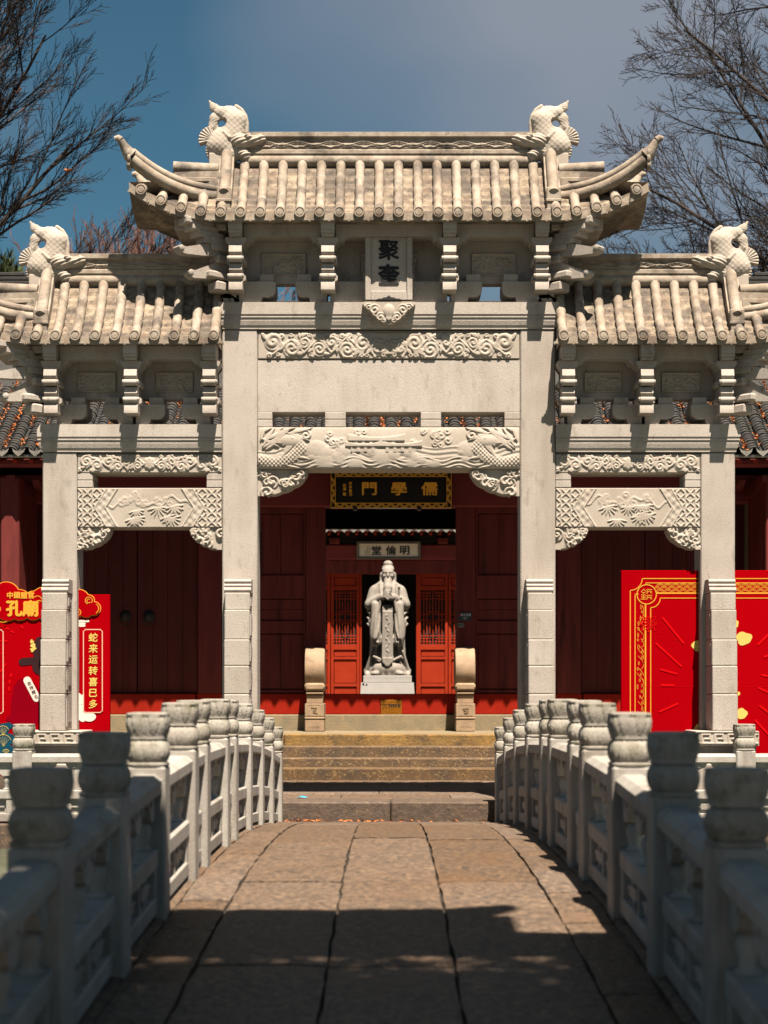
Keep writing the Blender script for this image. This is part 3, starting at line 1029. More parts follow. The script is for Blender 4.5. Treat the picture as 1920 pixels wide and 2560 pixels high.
# ------------------------------------------------------------------ dragon fish finial (x to the right = tail side, head to the left)
def finial_mesh():
    k = 0.000585
    def P(px, py): return ((px - 890) * k, (1440 - py) * k)
    def F(x, y, z):
        def c(a, b, r1, r2, sy=1.0, ya=0.0, yb=0.0):
            A, B = P(*a), P(*b)
            return caps(x, y, z, (A[0], ya, A[1]), (B[0], yb, B[1]), r1 * k, r2 * k, sy)
        f = c((1000, 1090), (960, 960), 265, 240, 1.15)
        f = smin(f, c((870, 1240), (960, 1050), 210, 250, 1.1), .03)
        f = smin(f, c((800, 860), (760, 570), 240, 225, 1.2), .05)
        f = smin(f, c((760, 560), (840, 430), 215, 150, 1.3), .04)
        f = smin(f, c((840, 430), (1000, 400), 150, 120, 1.4), .03)
        sc = np.abs(np.cos((x + z) * PI / .062) * np.cos((x - z) * PI / .062)) ** .5
        f = f - .0045 * sc
        # tail fins
        t1 = smin(c((980, 400), (1120, 300), 100, 75, 2.2), c((1120, 300), (1205, 175), 75, 22, 2.2), .03)
        t2 = smin(c((960, 470), (1090, 520), 100, 115, 2.0), c((1090, 520), (1130, 650), 110, 90, 2.0), .03)
        t2 = smin(t2, c((1130, 650), (1080, 760), 90, 60, 2.0), .02)
        tt = np.minimum(t1, t2) - .003 * np.cos((z * .5 - x * .2 + np.hypot(x - .05, z - .45)) * 2 * PI / .035)
        f = np.minimum(f, tt)
        hx, hz = P(968, 632)
        f = np.maximum(f, -(np.hypot((x - hx) / .9, (z - hz)) - .058))
        # crest
        for a, b in (((530, 840), (525, 620)), ((525, 620), (550, 470)), ((550, 470), (620, 350)), ((620, 350), (715, 275))):
            f = np.minimum(f, c(a, b, 42, 42, 1.0))
        # head
        hd = c((660, 1010), (430, 1000), 185, 130, .72)
        hd = smin(hd, c((430, 1000), (280, 970), 130, 112, .62), .02)
        hd = smin(hd, c((250, 935), (215, 935), 92, 76, .52), .02)
        hd = smin(hd, c((430, 900), (640, 905), 45, 70, .45), .015)
        hd = np.minimum(hd, c((470, 930), (500, 935), 50, 50, .8, -.105, -.105))
        hd = np.minimum(hd, c((470, 930), (500, 935), 50, 50, .8, .105, .105))
        jaw = smin(c((700, 1180), (560, 1280), 150, 120, .85), c((560, 1280), (540, 1360), 120, 80, .6), .03)
        jaw = smin(jaw, c((560, 1330), (420, 1220), 75, 34, .45), .02)
        hd = np.minimum(hd, jaw)
        hd = np.maximum(hd, -c((200, 1125), (500, 1155), 42, 34, .15))
        hd = np.minimum(hd, c((255, 1030), (268, 1120), 30, 8, .25))
        hd = hd - .004 * np.cos((z * 1.0 + x * .45) * 2 * PI / .042)
        f = smin(f, hd, .012)
        # brow wrinkles and ear
        f = smin(f, c((830, 960), (930, 850), 50, 25, .7, -.10, -.11), .01)
        f = smin(f, c((830, 960), (930, 850), 50, 25, .7, .10, .11), .01)
        # side fins, ribbed
        fx, fz = P(1120, 960)
        ang = np.arctan2(z - fz, x - fx)
        rr = np.hypot(x - fx, z - fz)
        fan = np.maximum(np.maximum(rr - .165, np.abs(y) - .05 - .006 * np.cos(ang * 26)), np.maximum(-.30 - ang, ang - 1.45) * .15)
        f = np.minimum(f, fan)
        gx, gz = P(1060, 1180)
        rr = np.hypot(x - gx, z - gz)
        ang = np.arctan2(z - gz, x - gx)
        fan = np.maximum(rr - .125, np.abs(y) - .05 - .008 * np.cos(z * 2 * PI / .03))
        f = smin(f, fan, .01)
        f = np.minimum(f, np.maximum(np.abs(x - .09) - .09, np.maximum(np.abs(y) - .10, np.abs(z - .02) - .09)))
        return f
    return sdf_mesh('ridge_finial', F, (-.50, -.21, -.12), (.36, .21, .79), .0072, M['carve'])

# ------------------------------------------------------------------ memorial archway
YF, YC, YB = 19.20, 19.41, 19.62
gate = thing('memorial_archway', 'tall pale stone memorial archway with three tiled roofs standing across the view beyond the bridge', 'archway', (0, YC, 0))
FIN = finial_mesh()

def bx(name, x0, x1, y0, y1, z0, z1, m='gate', c=.008, par=None, smooth=None):
    return MB().box(x0, x1, y0, y1, z0, z1, c).build(name, M[m], par or gate, smooth)

INX, OUTX = (1.578, 2.000), (3.744, 4.155)
for s in (-1, 1):
    bx('pillar', s * INX[0], s * INX[1], YF, YB, 1.10, 5.912, c=.014)
    bx('pillar', s * OUTX[0], s * OUTX[1], YF, YB, 1.10, 4.438, c=.014)
    for (a, b_) in (INX, OUTX):
        cx = s * (a + b_) / 2
        pd = node('pedestal', gate)
        q = MB()
        q.box(cx - .37, cx + .37, 18.66, 20.16, .93, 1.105, .006)
        prof = [(18.74, .93), (18.69, .93), (18.69, .90), (18.72, .885), (18.72, .875)]
        q.box(cx - .345, cx + .345, 18.69, 20.13, .895, .93, .004)
        for i in range(8):
            t = i / 8
            o = .02 + .10 * (1 - math.sqrt(max(0, 1 - t * t)))
            q.box(cx - .365 + o, cx + .365 - o, 18.68 + o, 20.14 - o, .895 - .12 * (t + .125), .895 - .12 * t)
        q.box(cx - .30, cx + .30, 18.74, 20.08, .72, .775, .004)
        q.box(cx - .35, cx + .35, 18.70, 20.12, .05, .72, .01)
        q.build('base_block', M['gate'], pd)
        rel('meander_band', cx - .365, cx + .365, .935, 1.10, 18.655, meander(.73, .165), M['carve'], pd, back=.01)
        # stepped clamp stones in front (and behind at the inner pillars)
        segs = [(1.106, 1.535, .42), (1.540, 1.868, .405), (1.873, 2.18, .385), (2.184, 2.53, .345), (2.533, 2.735, .30)]
        for fb in ((-1, 1) if a < 3 else (-1,)):
            cs = node('clamp_stone', gate)
            y0 = YF if fb < 0 else YB
            for z0, z1, p in segs:
                w = .148
                q = MB().box(cx - w, cx + w, y0 + fb * p, y0 + fb * .004, z0, z1, .009)
                for sd in (-1, 1):
                    q.box(cx + sd * (w - .004), cx + sd * (w + .010), y0 + fb * (p - .07), y0 + fb * (p - .15), z0 + .05, z1 - .05)
                    q.box(cx + sd * (w - .004), cx + sd * (w + .010), y0 + fb * (p - .17), y0 + fb * .06, z0 + .10, z1 - .08)
                q.build('block', M['gate'], cs)
            q = MB()
            for z0, z1, p in ((2.737, 2.80, .27), (2.80, 2.845, .23), (2.845, 2.90, .22)):
                pr = []
                for i in range(7):
                    t = i / 6
                    pr.append((y0 + fb * (p + .022 * math.sin(t * PI)), z0 + (z1 - z0) * t))
                q.prism(pr + [(y0 + fb * .004, z1), (y0 + fb * .004, z0)], 'x', cx - .158, cx + .158)
            q.build('cap_moulding', M['gate'], cs)

def cornice(x0, x1, z0, z1, ends=(1, 1)):
    """ledge over the pillars: plain band, two fillets, then a cyma below"""
    H = z1 - z0
    y = YF
    prof = [(y - .055, z1), (y - .055, z0 + .545 * H), (y - .043, z0 + .53 * H), (y - .043, z0 + .47 * H), (y - .050, z0 + .46 * H), (y - .050, z0 + .42 * H),
            (y - .038, z0 + .41 * H), (y - .038, z0 + .30 * H), (y - .026, z0 + .14 * H), (y - .012, z0 + .05 * H), (y - .012, z0)]
    back = [(2 * YC - a, b) for a, b in prof[::-1]]
    q = MB()
    k = len(prof) * 2
    vs = []
    for t, e in ((x0, ends[0]), (x1, ends[1])):
        sg = -1 if t == x0 else 1
        for a, b in prof + back:
            ov = (YF - a if a < YC else a - YB) if e else 0
            vs.append((t + sg * ov, a, b))
    fs = [tuple(range(k))[::-1], tuple(range(k, 2 * k))] + [(i, (i + 1) % k, k + (i + 1) % k, k + i) for i in range(k)]
    q.add(vs, fs)
    return q.build('cornice', M['gate'], gate)

cornice(-1.985, 1.985, 5.915, 6.227)
for s in (-1, 1):
    a, b_ = sorted((s * 2.003, s * 4.155))
    cornice(a, b_, 4.441, 4.765, (1, 0) if s < 0 else (0, 1))

# central bay, from the top down
YR = 19.195
bx('frieze_stone', -1.576, 1.576, YR + .045, YB - .05, 5.558, 5.90, 'carve', 0)
rel('frieze', -1.574, 1.574, 5.560, 5.878, YR + .02, scroll_frieze(3.148, .318, 3, False, .027), M['carve'], gate)
bx('plain_panel', -1.576, 1.576, YR + .03, YB - .05, 4.924, 5.552, 'gate', .004)
for x0, x1 in ((-1.576, -1.400), (-.767, -.517), (.383, .628), (1.389, 1.576)):
    q = MB().box(x0, x1, YR + .02, YB - .04, 4.838, 4.921, .006)
    q.box(x0, x1, YR + .02, YB - .04, 4.745, 4.832, .006)
    q.build('spacer_block', M['gate'], gate)
bx('beam_core', -1.576, 1.576, YR + .055, YB - .03, 4.24, 4.742, 'carve', 0)
rel('carved_beam', -1.574, 1.574, 4.232, 4.743, YR + .02, dragon_beam(3.148, .51), M['carve'], gate, curve=lambda v: .035 * np.sqrt(np.clip(1 - v ** 2 * .9, 0, 1)))

def corner_bracket(s, xi, L, z1, h, seed):
    """cloud-carved bracket under a beam, hugging the pillar face at xi and pointing towards s"""
    def K(u, v):
        a = (u * s + L / 2) / L
        b = (h / 2 - v) / h
        lim = np.sqrt(np.clip(1 - np.clip(a, 0, 1) ** 1.7, 0, 1)) + .035 * np.abs(np.sin(a * 13))
        return (b < lim).astype(float)
    x0, x1 = sorted((xi, xi + s * L))
    rg = random.Random(seed)
    sp = []
    for i in range(15):
        a = rg.uniform(0.0, .92)
        bmax = math.sqrt(max(0, 1 - a ** 1.7))
        sp.append(((a * L - L / 2) * s, h / 2 - rg.uniform(.05, .95) * bmax * h, rg.uniform(.05, .10), rg.choice([-1, 1]), rg.uniform(1.0, 1.6), rg.uniform(0, 6)))
    def H(u, v):
        o = .15 + 0 * u
        for a, b, r, q, t, p in sp: o = mx(o, spiral(u, v, a, b, r, q, t, p))
        return .045 * o
    o = rel('corner_bracket', x0, x1, z1 - h, z1, YR + .05, H, M['carve'], gate, mask=K, back=.16)
    return o

for s in (-1, 1):
    corner_bracket(-s, s * 1.576, .60, 4.231, .315, 5)
    corner_bracket(-s, s * 3.742, .40, 3.532, .26, 8)
    corner_bracket(s, s * 2.002, .40, 3.532, .26, 9)
    a, b_ = sorted((s * 2.003, s * 3.742))
    bx('frieze_stone', a, b_, YR + .045, YB - .05, 4.19, 4.43, 'carve', 0)
    rel('frieze', a + .002, b_ - .002, 4.190, 4.42, YR + .02, scroll_frieze(b_ - a, .23, 21, True, .022), M['carve'], gate)
    for x0, x1 in ((a, a + .185), (b_ - .185, b_)):
        q = MB().box(x0, x1, YR + .02, YB - .04, 4.108, 4.187, .006)
        q.box(x0, x1, YR + .02, YB - .04, 4.019, 4.102, .006)
        q.build('spacer_block', M['gate'], gate)
    bx('beam_core', a, b_, YR + .055, YB - .03, 3.54, 4.015, 'carve', 0)
    rel('carved_beam', a + .002, b_ - .002, 3.533, 4.016, YR + .02, bamboo_beam(b_ - a, .48, 5 + s), M['carve'], gate)

# bracket storey ------------------------------------------------------------
def bracket_set(cx, z0, z1):
    w = .082
    H = z1 - z0                    # about 0.90
    q = MB()
    f = lambda t: z0 + t * H
    yb = YF + .10
    q.box(cx - w, cx + w, 18.86, yb, f(.80), f(1.0), .006)
    q.box(cx - w * .98, cx + w * .98, 18.875, yb, f(.755), f(.796))
    q.box(cx - w * .9, cx + w * .9, 18.90, yb, f(.72), f(.752))
    q.prism([(cx - .122, f(.715)), (cx + .122, f(.715)), (cx + .122, f(.675)), (cx + .098, f(.63)), (cx + .080, f(.60)), (cx - .080, f(.60)), (cx - .098, f(.63)), (cx - .122, f(.675))], 'y', 18.97, yb)
    # two stacked noses with a rounded tip
    for t0, t1, yo in ((.37, .60, 18.845), (.14, .365, 18.885)):
        hh = f(t1) - f(t0)
        tip = [(yo + .075 - .036 * math.sin(a), f(t0) + .036 - .036 * math.cos(a) * 1.0) for a in np.linspace(0, PI, 7)]
        pr = [(yb, f(t0) + hh * .05), (yo + .12, f(t0) + .0)] + tip + [(yo + .045, f(t0) + .11), (yo + .07, f(t1) - .01), (yo + .12, f(t1)), (yb, f(t1))]
        q.prism(pr, 'x', cx - w * .92, cx + w * .92)
        for sd in (-1, 1):
            q.lathe([(.024, cx + sd * w * .90), (.027, cx + sd * (w + .010)), (.018, cx + sd * (w + .017)), (.008, cx + sd * (w + .014))], yo + .075, f(t0) + .042, 10, axis='x')
            q.prism([(cx + sd * w, f(t0)), (cx + sd * (w + .03), f(t0) + .02), (cx + sd * (w + .03), f(t0) + .065), (cx + sd * w, f(t0) + .085)], 'y', yo + .17, yb)
    q.prism([(18.95, f(0)), (yb, f(0)), (yb, f(.15)), (18.98, f(.15)), (18.95, f(.10))], 'x', cx - w, cx + w)
    return q.build('bracket_set', M['gate'], gate, smooth=35)

def eave_beam(xa, xb, z0, z1):
    """beam under the eaves between two bracket sets, its lower corners scalloped"""
    h = z1 - z0
    pts = [(xa, z1), (xa, z0 - .10)]
    for t in (.0, .25, .5, .75, 1.0):
        pts.append((xa + .03 + .12 * t, z0 - .10 + .10 * t + .018 * math.sin(t * PI * 3)))
    for t in (1.0, .75, .5, .25, .0):
        pts.append((xb - .03 - .12 * t, z0 - .10 + .10 * t + .018 * math.sin(t * PI * 3)))
    pts += [(xb, z0 - .10), (xb, z1)]
    return MB().prism(pts, 'y', 19.03, 19.26).build('eave_beam', M['gate'], gate)

def fret(xa, xb, z0, z1, lo, up, xc=None):
    """pierced plinth between two brackets: wide slot below, narrow one above"""
    xc = (xa + xb) / 2 if xc is None else xc
    H = z1 - z0
    for sg, xe in ((-1, xa), (1, xb)):
        p = [(xe, z0), (xc + sg * lo, z0), (xc + sg * (lo - .02), z0 + .22 * H), (xc + sg * (up + .10), z0 + .22 * H)]
        for a in np.linspace(0, PI / 2, 6):
            p.append((xc + sg * (up + .10 - .10 * math.sin(a)), z0 + .22 * H + .25 * H * (1 - math.cos(a))))
        p += [(xc + sg * up, z0 + .74 * H), (xe, z0 + .74 * H)]
        MB().prism(p, 'y', YF + .005, YB - .02).build('plinth_arm', M['gate'], gate)
        b0 = xc + sg * (up + .02)
        if abs(xe - b0) > .18:
            MB().prism([(b0, z1), (b0, z1 - .10), (b0 + sg * .03, z1 - .135), (b0 + sg * .14, z1 - .135), (b0 + sg * .17, z1 - .10), (b0 + sg * .17, z1)], 'y', YF + .03, YB - .06).build('hanging_block', M['gate'], gate)

def back_panel(xa, xb, z0, z1, seed):
    bx('back_panel', xa, xb, YF + .16, YB - .10, z0, z1, 'gate', 0)
    w = xb - xa
    if w > .7:
        fw, fh = w * .52, (z1 - z0) * .55
        cx, cz = (xa + xb) / 2, (z0 + z1) / 2 - .02
        base = lumps(seed, fw, fh, 16, .04, .10, .02)
        def H(u, v):
            o = base(u, v)
            fr = (np.abs(u) > fw / 2 - .022) | (np.abs(v) > fh / 2 - .022)
            return np.where(fr, .022, o)
        rel('carved_panel', cx - fw / 2, cx + fw / 2, cz - fh / 2, cz + fh / 2, YF + .155, H, M['carve'], gate, back=.004)

BS = [-1.815, -.722, .722, 1.815]
for x in BS: bracket_set(x, 6.33, 7.20)
for xa, xb in zip(BS[:-1], BS[1:]):
    eave_beam(xa + .089, xb - .089, 6.99, 7.18)
    fret(xa + .02, xb - .02, 6.228, 6.58, .30, .12, xc={-1.815: -1.24, -.722: 0, .722: 1.24}[xa])
    back_panel(xa + .02, xb - .02, 6.50, 7.0, int(xb * 7) + 20)
bx('upper_beam', -1.99, 1.99, YF + .09, YB - .09, 7.0, 7.30, 'gate', 0)
for s in (-1, 1):
    fret(min(s * 1.835, s * 1.985), max(s * 1.835, s * 1.985), 6.228, 6.50, .01, .008)
    SB = [s * 2.125, s * 3.055, s * 4.005]
    for x in SB: bracket_set(x, 4.868, 5.735)
    for xa, xb in zip(SB[:-1], SB[1:]):
        a, b_ = sorted((xa, xb))
        eave_beam(a + .089, b_ - .089, 5.53, 5.72)
        fret(a + .02, b_ - .02, 4.766, 5.10, .29, .10)
        back_panel(a + .02, b_ - .02, 5.102, 5.55, int(b_ * 9) + 70)
    a, b_ = sorted((s * 2.003, s * 4.15))
    bx('upper_beam', a, b_, YF + .09, YB - .09, 5.55, 5.86, 'gate', 0)

def beak(cx, z, s, ang, L, hgt, wd):
    """corner bracket arm: a long beak with a curled tip, turned by ang from the x direction towards the front"""
    pr = [(0, 0), (0, hgt * .9), (L * .30, hgt), (L * .62, hgt * .55), (L * .86, hgt * .22), (L * .95, hgt * .26), (L, hgt * .12), (L * .97, -.03), (L * .88, -.05), (L * .6, -.035), (L * .3, -.005)]
    q = MB().prism(pr, 'y', -wd / 2, wd / 2)
    ca, sa = math.cos(ang), math.sin(ang)
    q.lathe([(.022, -wd / 2 - .012), (.034, -wd / 2 - .006), (.036, wd / 2 + .006), (.022, wd / 2 + .012)], L * .95, 0.012, 10, axis='y')
    q.v = [(cx + s * (x * ca + y * sa), 19.25 - (x * sa - y * ca), z + zz) for x, y, zz in q.v]
    return q

def corner_arms(xs, z0, s):
    q = beak(xs, z0 + .40, s, R(40), .74, .16, .13)
    for v in beak(xs, z0 + .17, s, R(34), .62, .19, .13).v: pass
    b2 = beak(xs, z0 + .15, s, R(34), .56, .19, .13)
    q.add(b2.v, b2.f)
    b3 = beak(xs, z0 + .42, s, R(-40), .70, .16, .13)
    q.add([(x, y + .32, z) for x, y, z in b3.v], b3.f)
    for i, (l, zz, h) in enumerate(((.24, -.02, .12), (.34, .12, .09), (.22, .32, .10), (.34, .56, .08))):
        ca, sa = math.cos(R(42)), math.sin(R(42))
        bq = MB().box(-.05, l, -.10, .10, 0, h, .02)
        q.add([(xs + s * (x * ca + y * sa), 19.25 - (x * sa - y * ca), z0 + zz + z) for x, y, z in bq.v], bq.f)
    q.build('corner_arm', M['gate'], gate, smooth=30)
    # stepped corbel under the upturned corner
    for an, yo in ((R(38), 0), (R(-38), .32)):
        st = MB()
        ca, sa = math.cos(an), math.sin(an)
        for i in range(5):
            l0, l1 = .02 + .06 * i, .30 + .085 * i
            bq = MB().box(l0, l1, -.12 + .004 * i, .12 - .004 * i, 0, .072, .008)
            st.add([(xs + s * (x * ca + y * sa), 19.25 + yo - (x * sa - y * ca), z0 + .46 + .066 * i + z) for x, y, z in bq.v], bq.f)
        st.build('stepped_corbel', M['gate'], gate)
    bx('eave_beam', min(xs, xs + s * .62), max(xs, xs + s * .62), 19.04, 19.78, z0 + .70, z0 + .86, 'gate', .01)

for s in (-1, 1):
    corner_arms(s * 1.93, 6.36, s)
    corner_arms(s * 4.12, 4.90, s)

# roofs -----------------------------------------------------------------------
DISC = MB().lathe([(.065, 0), (.065, -.034), (.060, -.040), (.050, -.040), (.047, -.032), (.040, -.032), (.037, -.039), (.01, -.041)], 0, 0, 18, axis='y').mesh('tile_end', M['roofstone'], smooth=40)
_dp = [(-.1155, -.088), (.1155, -.088), (.1155, -.060), (.094, -.048), (.082, -.022), (.068, -.012), (.060, .02), (-.060, .02), (-.068, -.012), (-.082, -.022), (-.094, -.048), (-.1155, -.060)]
DRIP = MB()
DRIP.prism(_dp, 'y', .0, -.018)
DRIP.prism([(a * .90, b * .78 - .010) for a, b in _dp], 'y', -.018, -.026)
DRIP = DRIP.mesh('drip_tile', M['roofstone'])

def roofpart(cx0, cx1, ze, zr, wings, seed, first, last):
    """one stone roof: eaves at ze (bottom edge), tile field up to zr, plain between cx0 and cx1, with upturned wings of 1.15 m"""
    LY, WL, LIFT = .56, 1.09, .35
    yE = YC - LY
    g = node('roof', gate)
    zt = ze + .075                                         # tile surface at the eave
    rise = zr - zt
    def prof(t): return zt + rise * (0.55 * t + 0.45 * t ** 1.9)
    def lift(x):
        e = max(cx0 - x, x - cx1, 0) / WL
        return LIFT * min(e, 1.05) ** 2.3
    def fwd(x):
        e = max(cx0 - x, x - cx1, 0) / WL
        return .05 * e ** 2
    # tile bed with stepped courses
    def bed(xa, xb, nx, limit):
        T = np.linspace(0, 1, 33)
        for side in (-1, 1):
            X, TT = np.meshgrid(np.linspace(xa, xb, nx), T, indexing='ij')
            LF = np.vectorize(lift)(X); FW = np.vectorize(fwd)(X)
            lim = np.vectorize(limit)(X)
            t = TT * lim
            st = ((t * 8) % 1.0) * .030
            Z = prof(0) * 0 + zt + rise * (0.55 * t + 0.45 * t ** 1.9) + LF * (1 - .35 * t) - st
            Y = YC + side * ((LY + FW) * (1 - t))
            grid('pan_tile_bed', X, Y, Z, M['pan'], g, smooth=False, flip=side > 0)
    bed(cx0, cx1, 5, lambda x: 1.0)
    TOP = .80
    for s in wings:
        c = cx1 if s > 0 else cx0
        bed(min(c, c + s * WL), max(c, c + s * WL), 16, lambda x: TOP * max(0.02, 1 - ((abs(x - c)) / WL) ** 1.15))
    # eaves board: fascia + soffit following the lift
    xs = np.linspace(cx0 - (WL if -1 in wings else 0), cx1 + (WL if 1 in wings else 0), 49)
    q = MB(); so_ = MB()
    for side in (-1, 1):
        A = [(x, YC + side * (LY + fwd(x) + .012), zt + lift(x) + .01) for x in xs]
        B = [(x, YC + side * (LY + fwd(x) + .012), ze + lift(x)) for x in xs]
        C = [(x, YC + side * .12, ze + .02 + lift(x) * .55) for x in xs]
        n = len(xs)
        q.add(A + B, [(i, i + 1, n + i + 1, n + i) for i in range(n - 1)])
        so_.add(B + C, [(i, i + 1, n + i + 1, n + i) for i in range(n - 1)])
    for s in (-1, 1):
        xe = xs[-1] if s > 0 else xs[0]
        if s in wings:     # side eaves of the upturned end, dipping in the middle
            n = 17
            tt = np.linspace(-1, 1, n)
            dip = lambda t: lift(xe) - .26 * (1 - abs(t) ** 2.0)
            ysd = [YC + t * (LY + fwd(xe) + .012) for t in tt]
            A = [(xe, y, zt + dip(t) + .01) for y, t in zip(ysd, tt)]
            B = [(xe, y, ze + dip(t)) for y, t in zip(ysd, tt)]
            C = [(xe - s * .95, YC + t * .3, ze + .03) for y, t in zip(ysd, tt)]
            D = [(xe - s * (WL - .08), YC + t * .25, zt + rise * .62) for t in tt]
            q.add(A + B, [(i, i + 1, n + i + 1, n + i) for i in range(n - 1)])
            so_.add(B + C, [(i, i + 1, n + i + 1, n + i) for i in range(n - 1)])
            q.add(A + D, [(i, i + 1, n + i + 1, n + i) for i in range(n - 1)])
        else:
            q.add([(xe, yE - .012, zt), (xe, yE - .012, ze), (xe, 2 * YC - yE, ze), (xe, 2 * YC - yE, zt), (xe, YC, zr)], [(0, 1, 2, 3, 4)])
    q.build('eaves_board', M['roofstone'], g, smooth=35)
    so_.build('soffit', M['pan'], g, smooth=35)  # underside in the darker pan stone, its shade put into the colour
    # tile rows
    sp = .2325
    rg = random.Random(seed)
    n0 = first
    rows = []
    x = n0
    while x <= last + 1e-6:
        rows.append(x); x += sp
    if -1 in wings: rows = [rows[0] - sp * j for j in (4, 3, 2, 1)] + rows
    if 1 in wings: rows = rows + [rows[-1] + sp * j for j in (1, 2, 3, 4)]
    for x in rows:
        e = max(cx0 - x, x - cx1, 0) / WL
        tmax = 1.0 if e < .02 else TOP * max(.05, 1 - e ** 1.15)
        if abs(abs(x) - abs(cx0 if x < 0 else cx1)) < .09 and ((x < 0 and -1 in wings) or (x > 0 and 1 in wings)):
            tmax = .35
        for side in (-1, 1):
            pts, rad = [], []
            nt = max(5, int(26 * tmax))
            for i in range(nt + 1):
                t = tmax * i / nt
                z = prof(t) + lift(x) * (1 - .35 * t) + .005
                pts.append((x, YC + side * (LY + fwd(x) + .02) * (1 - t * .985), z))
                rad.append(.0525 + .0095 * ((i - 1) % 5) / 4)
            MB().tube(pts, rad, 10).build('tile_row', M['roofstone'], g, smooth=50)
            place('tile_end', DISC, g, (x, YC + side * (LY + fwd(x) + .030), prof(0) + lift(x) + .012), (0, 0, 0 if side < 0 else PI))
            tl = math.atan2(lift(x + .05) - lift(x - .05), .1)
            place('drip_tile', DRIP, g, (x, YC + side * (LY + fwd(x) + .016), zt + lift(x) - .002), (0, -tl if side < 0 else tl, 0 if side < 0 else PI), (1 / max(.5, math.cos(tl)), 1, 1))
    return g, prof, lift, LY

def ridge(x0, x1, z0, z1, s_ends):
    r = node('ridge', gate)
    H = z1 - z0
    q = MB()
    q.tube([(x0, YC, z0 + .045), (x1, YC, z0 + .045)], .075, 14)
    q.build('ridge_roll', M['roofstone'], r, smooth=50)
    q = MB()
    q.box(x0, x1, YC - .05, YC + .05, z0 + .08, z1 - .05)
    q.box(x0, x1, YC - .062, YC + .062, z0 + .115, z0 + .175, .01)
    q.prism([(YC - .055, z1 - .075), (YC - .085, z1 - .06), (YC - .085, z1 - .01), (YC - .06, z1), (YC + .06, z1), (YC + .085, z1 - .01), (YC + .085, z1 - .06), (YC + .055, z1 - .075)], 'x', x0, x1)
    q.build('ridge_stone', M['roofstone'], r)
    rel('ridge_carving', x0 + .01, x1 - .01, z0 + .178, z1 - .078, YC - .052, wave_ridge(x1 - x0, H - .256), M['roofstone'], r, back=.0)
    return r

def vertical_ridge(x, prof, ztop, s, LY):
    """tile-capped ridge running down the slope in front of a finial"""
    g = node('descending_ridge', gate)
    for side in (-1, 1):
        pts = []
        for i in range(9):
            t = .93 - i / 8 * .71
            y = YC + side * LY * (1 - t)
            z = prof(t) + .17 + .15 * max(0, t - .35) + (ztop if i == 0 else 0)
            pts.append((x, y + side * -0.0, z))
        q = MB().tube(pts, .068, 12)
        a = pts[-1]
        q.build('ridge_roll', M['roofstone'], g, smooth=50)
        q = MB()
        poly = [(p[1], p[2] - .02) for p in pts] + [(p[1], prof(.93 - i / 8 * .71) - .03) for i, p in reversed(list(enumerate(pts)))]
        q.prism(poly, 'x', x - .088, x + .088)
        q.box(x - .086, x + .086, a[1] + side * .022, a[1] - side * .05, a[2] - .10, a[2] + .072, .012)
        q.box(x - .092, x + .092, a[1] + side * .035, a[1] - side * .03, a[2] - .105, a[2] - .07, .006)
        q.box(x - .078, x + .078, a[1] + side * .02, a[1] - side * .03, a[2] - .20, a[2] - .10, .004)
        q.box(x - .095, x + .095, a[1] + side * .045, a[1] - side * .03, a[2] - .235, a[2] - .19, .006)
        q.build('ridge_body', M['roofstone'], g)
    return g

def hip_ridge(c, s, ze, zr, LY):
    """upturned corner: low side ridge, curved hip and horn"""
    zt = ze + .075
    rise = zr - zt
    g = node('hip_ridge', gate)
    q = MB()
    q.tube([(c + s * .08, YC - .20, zt + rise * .80), (c + s * .62, YC - .22, zt + rise * .83)], .075, 12)
    q.box(c + s * .05, c + s * .62, YC - .27, YC + .27, zt + rise * .30, zt + rise * .77, .012)
    q.box(c + s * .10, c + s * .50, YC - .285, YC + .285, zt + rise * .36, zt + rise * .66, .008)
    q.tube([(c + s * .08, YC + .20, zt + rise * .80), (c + s * .62, YC + .22, zt + rise * .83)], .075, 12)
    q.build('side_ridge', M['roofstone'], g, smooth=40)
    for side in (-1, 1):
        path = []
        for i in range(13):
            t = i / 12
            x = c + s * (.06 + 1.00 * t)
            y = YC + side * (.22 + .38 * t)
            z = zt + rise * (.34 - .04 * t) + .03 + .36 * t ** 2.3
            path.append((x, y, z))
        q = MB()
        q.tube([(x, y, z) for x, y, z in path], [.074] * 13, 10)
        q.tube([(x, y, z + .095) for x, y, z in path], [.052] * 13, 10)
        q.build('hip_body', M['roofstone'], g, smooth=50)
        horn = []
        x, y, z = path[-1]
        for i in range(9):
            t = i / 8
            horn.append((x + s * (.01 + .11 * t), y + side * .05 * t, z + .05 + .16 * t ** 1.25))
        rr = [.09, .085, .078, .07, .063, .056, .05, .045, .04]
        q = MB().tube(horn, rr, 10)
        hx = horn[-1]
        q.tube([hx, (hx[0] + s * .035, hx[1], hx[2] + .028), (hx[0] + s * .075, hx[1], hx[2] + .02)], [.045, .042, .03], 8)
        q.build('horn', M['roofstone'], g, smooth=50)
        q = MB()
        for k_, (dx, dzz, r) in enumerate(((.0, .06, .075), (-.005, .0, .078), (.0, -.075, .062))):
            q.lathe([(r, 0), (r, s * .03), (r * .7, s * .045), (.01, s * .047)], y + side * .02, z + dzz, 12, axis='x')
            q.v[-48:] = [(a + x + s * (.01 + dx), b, d) for a, b, d in q.v[-48:]]
        q.build('end_discs', M['roofstone'], g, smooth=40)
    return g

# central roof
rp, prof, lift, LY = roofpart(-1.96, 1.96, 7.115, 7.985, (-1, 1), 1, -1.97625, 1.97625)
ridge(-1.78, 1.78, 7.95, 8.335, None)
for s in (-1, 1):
    vertical_ridge(s * 1.955, prof, 0.0, s, LY)
    hip_ridge(s * 1.96, s, 7.115, 7.985, LY)
    place('ridge_finial', FIN, gate, (s * 1.965, YC, 7.955), (0, 0, 0), (s * 1.13, 1.1, 1.04))
